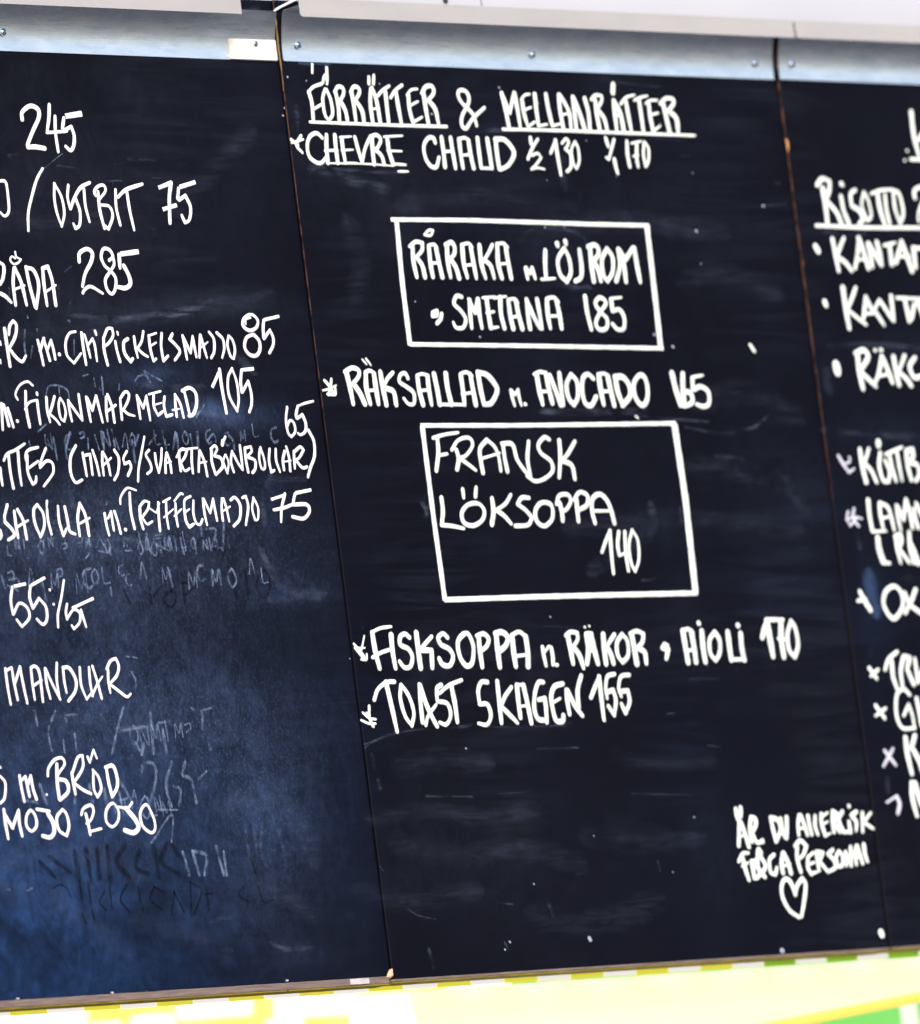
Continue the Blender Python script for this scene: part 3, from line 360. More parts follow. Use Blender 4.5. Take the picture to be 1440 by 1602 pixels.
l|85|price|51:-1022,8418 -1134,8363 -1156,8275 -1064,8217 -946,8251 -899,8335 -947,8401 -1022,8418/29:-1109,8297 -1100,8356 -1018,8378/54:-1010,8166 -1128,8121 -1176,8004 -1113,7913 -999,7899 -924,7975 -920,8085 -995,8163/!46:-531,8401 -788,8355/50:-799,8350 -827,8240 -836,8123/48:-831,8115 -716,8226 -674,8124 -695,8028 -769,7935
l|105|price|!51:-1804,7491 -1657,7688/55:-1643,7724 -1642,7491 -1617,7170/44:-1433,7732 -1521,7608 -1537,7389 -1433,7192 -1383,7345 -1383,7564 -1433,7732/!49:-1069,7730 -1271,7715/50:-1278,7711 -1315,7564 -1317,7433/47:-1307,7433 -1188,7572 -1162,7433 -1176,7287 -1232,7182
l|65|price|44:-583,7243 -629,7082 -622,6921 -572,6865 -496,6935 -504,7045 -567,7074 -624,6994/38:-129,7320 -297,7287 -401,7255/49:-401,7255 -447,7155 -445,7104/48:-436,7099 -340,7148 -299,7037 -326,6935 -412,6891 -453,6913
l|TTES|menu_line|46:-5412,6495 -5414,6389 -5408,6282/41:-5339,6587 -5275,6669 -5140,6714 -4977,6792/46:-5255,6658 -5258,6445 -5239,6246/46:-5097,6692 -5110,6486 -5105,6280/43:-4769,6748 -4928,6713 -4985,6642 -4976,6557/45:-4956,6649 -4979,6443 -4924,6293 -4872,6322 -4855,6385/38:-4953,6493 -4795,6577/43:-4647,6734 -4708,6641 -4781,6527/42:-4776,6496 -4662,6577 -4573,6555 -4566,6455 -4618,6384 -4751,6267
l|(MAJS|menu_line|49:-4159,6765 -4264,6625 -4293,6439 -4235,6310 -4122,6341/45:-4061,6674 -4050,6538 -4040,6388/45:-4028,6645 -3945,6659 -3944,6406/42:-3897,6707 -3856,6552 -3834,6394/45:-3742,6680 -3762,6551 -3764,6393/42:-3731,6687 -3675,6565 -3655,6396/33:-3769,6508 -3612,6611/48:-3540,6708 -3485,6607 -3523,6435 -3598,6338/39:-3339,6693 -3409,6607 -3402,6535/46:-3402,6535 -3318,6563 -3301,6491 -3368,6391
l|/|menu_line|40:-3024,6872 -3112,6649 -3181,6476 -3215,6318
l|SVARTABÖNBOLLAR|menu_line|42:-2974,6706 -3036,6649 -2980,6547 -2975,6461 -3049,6411/44:-2882,6662 -2882,6547 -2858,6424/42:-2762,6727 -2796,6575 -2858,6424/43:-2695,6669 -2726,6561 -2746,6424/44:-2686,6669 -2655,6560 -2649,6423/33:-2719,6546 -2636,6560/44:-2482,6690 -2494,6560 -2493,6444/43:-2532,6618 -2440,6716 -2350,6704 -2399,6617 -2477,6545/38:-2477,6545 -2426,6444 -2345,6472/34:-2441,6707 -2174,6732/44:-2270,6704 -2293,6559 -2297,6414/43:-2142,6689 -2175,6558 -2199,6431/45:-2137,6696 -2083,6558 -2064,6376/29:-2177,6541 -2044,6558/51:-1944,6702 -1958,6557 -1925,6405/44:-1952,6717 -1877,6760 -1846,6714 -1900,6644/50:-1902,6630 -1803,6600 -1785,6498 -1917,6394/61:-1733,6818 -1751,6767/44:-1683,6869 -1724,6818/34:-1723,6643 -1766,6556 -1722,6411 -1682,6541 -1713,6643/44:-1600,6687 -1641,6556 -1614,6425/44:-1586,6657 -1527,6541 -1464,6453/45:-1459,6759 -1458,6613 -1460,6453/45:-1381,6729 -1387,6569 -1372,6423/41:-1381,6727 -1282,6744 -1272,6685 -1349,6627/47:-1342,6610 -1236,6568 -1249,6466 -1300,6416/39:-1131,6714 -1160,6597 -1142,6469 -1090,6466 -1077,6568 -1118,6736/45:-966,6713 -1000,6567 -985,6421 -932,6443/45:-865,6713 -879,6567 -838,6423/48:-718,6683 -766,6566 -766,6449/43:-679,6742 -654,6595 -661,6434/26:-759,6549 -629,6566/45:-561,6683 -573,6551 -578,6463/46:-542,6683 -445,6738 -393,6697 -487,6597 -549,6577/44:-533,6558 -449,6474 -369,6484
l|)|menu_line|50:-269,6949 -201,6813 -220,6623 -311,6476 -374,6356
l|SADILLA|menu_line|47:-5529,5731 -5521,5667 -5545,5625/46:-5368,6041 -5433,5907 -5436,5839/52:-5437,5833 -5336,5736 -5316,5665 -5419,5612/48:-5270,5962 -5270,5806 -5259,5639/48:-5215,5983 -5145,5841 -5124,5621/37:-5268,5761 -5071,5847/46:-4893,6041 -4959,5974 -4964,5818 -4900,5639 -4820,5774 -4814,5930 -4893,6041/41:-4743,5993 -4748,5844 -4719,5673/40:-4729,6083 -4745,6015/45:-4563,6020 -4571,5828 -4531,5654/40:-4531,5654 -4467,5742/49:-4453,6009 -4436,5855 -4421,5713 -4338,5672/48:-4205,6050 -4267,5868 -4267,5651/49:-4205,6050 -4136,5895 -4118,5652/37:-4260,5794 -4075,5869
l|m.|menu_line|44:-3823,5921 -3814,5778 -3791,5652/36:-3776,5863 -3717,5942/44:-3717,5942 -3706,5712/44:-3660,5948 -3624,5819 -3600,5673/56:-3517,5720 -3514,5718
l|TRYFFEL|menu_line|37:-3547,6041 -3528,6127 -3408,6233 -3265,6206/47:-3375,6176 -3393,5946 -3365,5728/48:-3237,6002 -3250,5859 -3224,5726/41:-3226,6014 -3150,6070 -3077,6055 -3109,5972 -3215,5875/38:-3208,5851 -3149,5783 -3062,5816/31:-3088,5986 -2981,5921 -2909,6043/45:-2927,6050 -2948,5856 -2954,5697/35:-2846,6057 -2724,6106/40:-2796,6056 -2814,5883 -2807,5725/27:-2861,5866 -2693,5966/37:-2657,6069 -2548,6158 -2507,6152/40:-2643,6040 -2659,5882 -2651,5752/30:-2688,5879 -2560,5965/40:-2382,6125 -2484,6080 -2512,5967/49:-2511,5974 -2506,5823 -2463,5739 -2384,5778/29:-2510,5921 -2427,5964/42:-2343,6067 -2369,5908 -2340,5789 -2275,5774 -2234,5832
l|MAJJO|menu_line|43:-2182,6092 -2185,5921 -2166,5765/42:-2168,6087 -2090,5913/40:-2090,5913 -2014,6090/43:-2014,6090 -2004,5948 -1991,5818/42:-1869,6092 -1893,5947 -1895,5817/43:-1841,6092 -1810,5961 -1791,5804/29:-1886,5930 -1751,5990/48:-1722,6074 -1646,6105 -1576,6003 -1612,5836 -1723,5746/45:-1521,6101 -1464,6118 -1443,5987 -1519,5758/37:-1338,6100 -1380,5958 -1354,5819 -1304,5829 -1281,5971 -1338,6100
l|75|price|!43:-1045,6074 -808,6128/48:-800,6143 -883,5968 -922,5790/49:-1020,5943 -844,5968 -701,6007/!49:-348,6191 -619,6153/48:-630,6144 -686,6017/54:-682,6007 -457,6005 -422,5920 -535,5830 -717,5853
l|55|price|!42:-5223,5072 -5419,5042/44:-5443,5037 -5493,4871 -5482,4702/42:-5477,4702 -5364,4834 -5245,4775 -5232,4655 -5363,4547 -5437,4637/!43:-4906,5143 -5142,5050/48:-5154,5043 -5188,4909 -5159,4770/45:-5154,4770 -5043,4892 -4949,4785 -4953,4636 -5028,4569 -5114,4636
l|:/ST|menu_line|39:-4854,4992 -4853,4983/36:-4820,4815 -4817,4812/39:-4609,5106 -4681,4901 -4770,4689 -4790,4531/40:-4602,4814 -4636,4715 -4631,4627/39:-4631,4627 -4511,4742 -4416,4698 -4437,4584 -4539,4504 -4569,4551/!42:-4533,4759 -4168,4876/41:-4391,4737 -4369,4640 -4340,4528
l|MANDLAR|menu_line|42:-5706,4043 -5704,3818 -5687,3604/42:-5682,4022 -5609,4053/42:-5604,4048 -5593,3858 -5569,3657/41:-5582,3858 -5475,4055/43:-5474,4060 -5453,3841 -5424,3612/42:-5302,4046 -5305,3851 -5299,3651/48:-5297,4042 -5236,4062 -5175,3975 -5174,3625/40:-5300,3820 -5156,3887/43:-5079,4030 -5081,3846 -5049,3659/42:-5071,4030 -4993,3844 -4894,3647/42:-4881,4094 -4913,3885 -4902,3658/43:-4790,4024 -4795,3868 -4781,3726/52:-4788,4035 -4688,4024 -4609,3878 -4639,3744 -4765,3624/43:-4520,4032 -4531,3819 -4470,3636/36:-4470,3636 -4395,3703/43:-4372,4026 -4382,3844 -4368,3674/43:-4314,4042 -4268,3856 -4227,3642/36:-4374,3681 -4275,3814 -4176,3911/43:-4070,3994 -4086,3852 -4077,3709/46:-4087,4006 -4016,4099 -3923,4130 -3890,4033 -3941,3920 -4069,3820/43:-4056,3808 -3909,3708 -3815,3653 -3753,3687
l|Ö|menu_line|41:-5987,2741 -5920,2653 -5959,2477 -6038,2412/37:-5971,2850 -5967,2843
l|m.|menu_line|47:-5683,2735 -5675,2592 -5654,2422/38:-5654,2681 -5591,2729/47:-5592,2723 -5564,2482/43:-5565,2624 -5507,2733/47:-5507,2730 -5493,2569 -5459,2443/37:-5290,2494 -5286,2491
l|BRÖD|menu_line|45:-5236,2721 -5210,2813 -5102,2910 -4982,2932 -4947,2856 -5057,2748 -5102,2681/56:-5070,2859 -5099,2628 -5094,2431/56:-5068,2677 -4951,2645 -4940,2524 -5084,2422/52:-4847,2745 -4843,2620 -4829,2485/45:-4834,2754 -4724,2930 -4646,2951 -4660,2811 -4788,2668 -4840,2634/48:-4816,2610 -4703,2535 -4582,2482/35:-4566,2934 -4542,2862/33:-4542,2862 -4459,3017/35:-4459,3017 -4421,2912/45:-4507,2735 -4526,2538 -4483,2438 -4409,2534 -4429,2679 -4509,2771/52:-4288,2782 -4276,2602 -4247,2439/57:-4297,2797 -4177,2811 -4133,2670 -4153,2544 -4248,2436
l|MOJO|menu_line|51:-5992,2336 -5993,2176 -5977,1980/49:-5988,2282 -5888,2110/47:-5888,2110 -5762,2325/51:-5764,2310 -5773,2151 -5753,2008/45:-5572,2313 -5647,2244 -5665,2129 -5594,2059 -5508,2124 -5509,2240 -5572,2313/47:-5473,2322 -5280,2291/66:-5306,2268 -5238,2150 -5242,2034 -5317,1974 -5425,1996/49:-5067,2305 -5171,2210 -5159,2058 -5047,1983 -4993,2106 -5013,2250 -5067,2305
l|ROJO|menu_line|45:-4774,2233 -4727,2308 -4604,2343 -4573,2271 -4632,2165 -4709,2123/52:-4703,2239 -4682,2113 -4672,1984/39:-4678,2020 -4485,2052/45:-4248,2355 -4362,2281 -4389,2139 -4305,2068 -4205,2133 -4174,2257 -4248,2355/39:-4161,2307 -4022,2288 -3941,2354/74:-4046,2285 -3925,2150 -3882,2049 -3971,1984 -4108,2018/46:-3709,2319 -3825,2228 -3815,2065 -3692,1974 -3617,2022 -3621,2149 -3709,2319
r|heading of the right board|heading|85:11471,11294 11461,10970 11510,10692/68:11550,10908 11686,11051
r|heading underline|underline|61:11337,10638 11608,10636
r|flecks|chalk_speck|43:11287,10759 11293,10749/43:11208,10623 11221,10616
r|RISOTTO|heading|96:9542,10201 9553,9977 9544,9732/81:9445,10249 9556,10334 9695,10304 9661,10178 9545,10026/83:9598,10027 9748,9880 9818,9726/80:9877,10102 9895,9907 9962,9733/84:9919,10271 9938,10258/68:10168,10192 10072,10136 10058,9985/76:10066,9973 10197,9912 10248,9800 10164,9731/54:10334,10165 10258,9988 10325,9776 10416,9840 10400,10041 10334,10165/49:10473,10148 10661,10196 10897,10213/80:10597,10140 10603,9944 10654,9738/65:10740,10142 10729,9946 10755,9740/61:10908,10176 10901,9949 10963,9743 11054,9901 11019,10152 10913,10201
r|heading underline|underline|60:9325,9693 10279,9680 11466,9693
r|2|price|67:11320,10107 11327,10203 11482,10257 11536,10161 11361,9906 11337,9779
r|bullet|bullet_mark|104:9259,9411 9297,9349
r|bullet|bullet_mark|102:9296,8657 9315,8607
r|bullet|bullet_mark|150:9356,7802 9367,7708
r|KANTAR|menu_line|86:9603,9515 9623,9303 9642,9079/73:9825,9531 9708,9379 9637,9279/76:9653,9274 9798,9193 9891,9087/74:9969,9120 10050,9309 10116,9530/87:10116,9530 10179,9335 10227,9116/44:9999,9228 10207,9256/80:10281,9462 10299,9312 10305,9149/84:10292,9462 10488,9176/87:10457,9484 10483,9339 10488,9176/49:10591,9441 10821,9482/87:10698,9437 10694,9186/77:10941,9491 10781,9212/88:10941,9491 11012,9296 11072,9095/45:10831,9288 11066,9296/87:11160,9411 11153,9146/62:11161,9418 11393,9401
r|KANTA|menu_line|93:9681,8850 9684,8581 9703,8302/67:9930,8857 9809,8681 9704,8556/61:9732,8551 9873,8452 10039,8354/74:10102,8729 10006,8446/78:10102,8729 10184,8560/45:10031,8503 10220,8505/58:10348,8674 10208,8535/76:10231,8560 10387,8349/69:10362,8691 10578,8412/72:10598,8751 10593,8588 10585,8412/51:10701,8724 11245,8714/80:10856,8711 10892,8410/73:11033,8642 10941,8440/80:11110,8668 11191,8429
r|RÄKOR|menu_line|93:9793,7928 9788,7709 9816,7480/87:9764,7963 9924,8004 9992,7909 9817,7734/76:9833,7704 9962,7597 10070,7510/66:10145,8005 10158,8000/66:10260,8010 10273,8005/74:10259,7910 10156,7685 10061,7555/83:10261,7923 10344,7736 10401,7566/49:10131,7648 10351,7681/83:10492,7916 10500,7711 10528,7536/69:10709,7932 10603,7786 10525,7711/75:10560,7706 10680,7624 10762,7524/79:10906,7908 10783,7787 10844,7637 11010,7662
r|star|bullet_grey|61:9172,6572 9262,6439 9338,6349/41:9380,6555 9383,6495 9296,6471/40:9332,6345 9443,6397
r|KÖTTB|menu_line|84:9603,6660 9607,6437 9641,6218/66:9777,6666 9695,6534 9620,6445/73:9659,6466 9768,6371 9843,6212/106:9978,6752 9969,6703/70:9987,6610 9935,6435 9975,6240 10076,6220/66:10060,6508 10124,6353 10077,6224/52:10087,6589 10419,6685/66:10158,6597 10180,6402 10221,6226/66:10312,6609 10324,6401 10339,6235/80:10501,6628 10488,6433 10526,6237/78:10503,6636 10619,6657 10617,6562 10518,6468/78:10543,6478 10676,6440 10695,6318 10613,6228
r|star|bullet_grey|55:9221,5817 9181,5729 9211,5664/56:9343,5857 9296,5728 9387,5622/38:9162,5710 9317,5744 9470,5723/42:9227,5629 9386,5743
r|LAMM|menu_line|79:9635,5967 9622,5773 9639,5555/48:9649,5547 9900,5552/70:9848,5930 9833,5788 9856,5577/68:9860,5933 10007,5851 10063,5559/42:9843,5720 10034,5750/70:10166,5895 10168,5720 10189,5558/69:10187,5882 10269,5703/66:10269,5703 10367,5975/71:10367,5975 10408,5783 10422,5584/71:10494,5844 10498,5717 10534,5586/69:10556,5924 10639,5748
r|L RÖ|menu_line|108:9726,5462 9724,5304 9770,5141/62:9767,5125 9892,5116/75:10073,5461 10078,5299 10106,5118/75:10064,5475 10174,5506 10175,5412 10084,5299/69:10136,5279 10218,5184 10275,5115/75:10347,5532 10326,5296 10357,5114/75:10344,5394 10413,5230 10447,5100/52:10357,5114 10497,5116
r|star|bullet_mark|84:9246,4742 9306,4632 9402,4493/60:9188,4618 9341,4635
r|OX|menu_line|74:9926,4803 9748,4738 9671,4578 9740,4423 9857,4373 10025,4523 10042,4701 9926,4803/80:10106,4708 10181,4553 10389,4420/75:10324,4753 10213,4601 10068,4445
r|star|bullet_mark|73:9236,3714 9352,3571/58:9398,3690 9240,3604
r|FRÅ|menu_line|63:9533,3687 9625,3822 9806,3921/79:9685,3804 9671,3598 9718,3425/77:9914,3842 9836,3663 9827,3457/80:9927,3859 10042,3839 9967,3703/78:9963,3677 10049,3478/66:10138,3820 10132,3501 10296,3739
r|star|bullet_mark|68:9265,3210 9404,3038/53:9449,3171 9239,3074
r|GR|menu_line|68:9944,3342 9840,3419 9697,3340 9641,3084 9718,2902 9963,2890/58:9778,3063 9900,3211 9945,3059 9955,2913/70:10067,3288 10087,3090 10092,2918
r|x|bullet_grey|67:9323,2604 9502,2406/61:9489,2625 9260,2396
r|KY|menu_line|94:9754,2764 9751,2549 9787,2283/84:9943,2788 9837,2616/92:9872,2606 9965,2440 10000,2302
r|seven|bullet_grey|45:9238,1915 9410,1981/78:9443,1985 9477,1882 9419,1764
r|ND|menu_line|94:9764,2163 9741,1950 9779,1718/94:9823,2150 9892,1860
"""
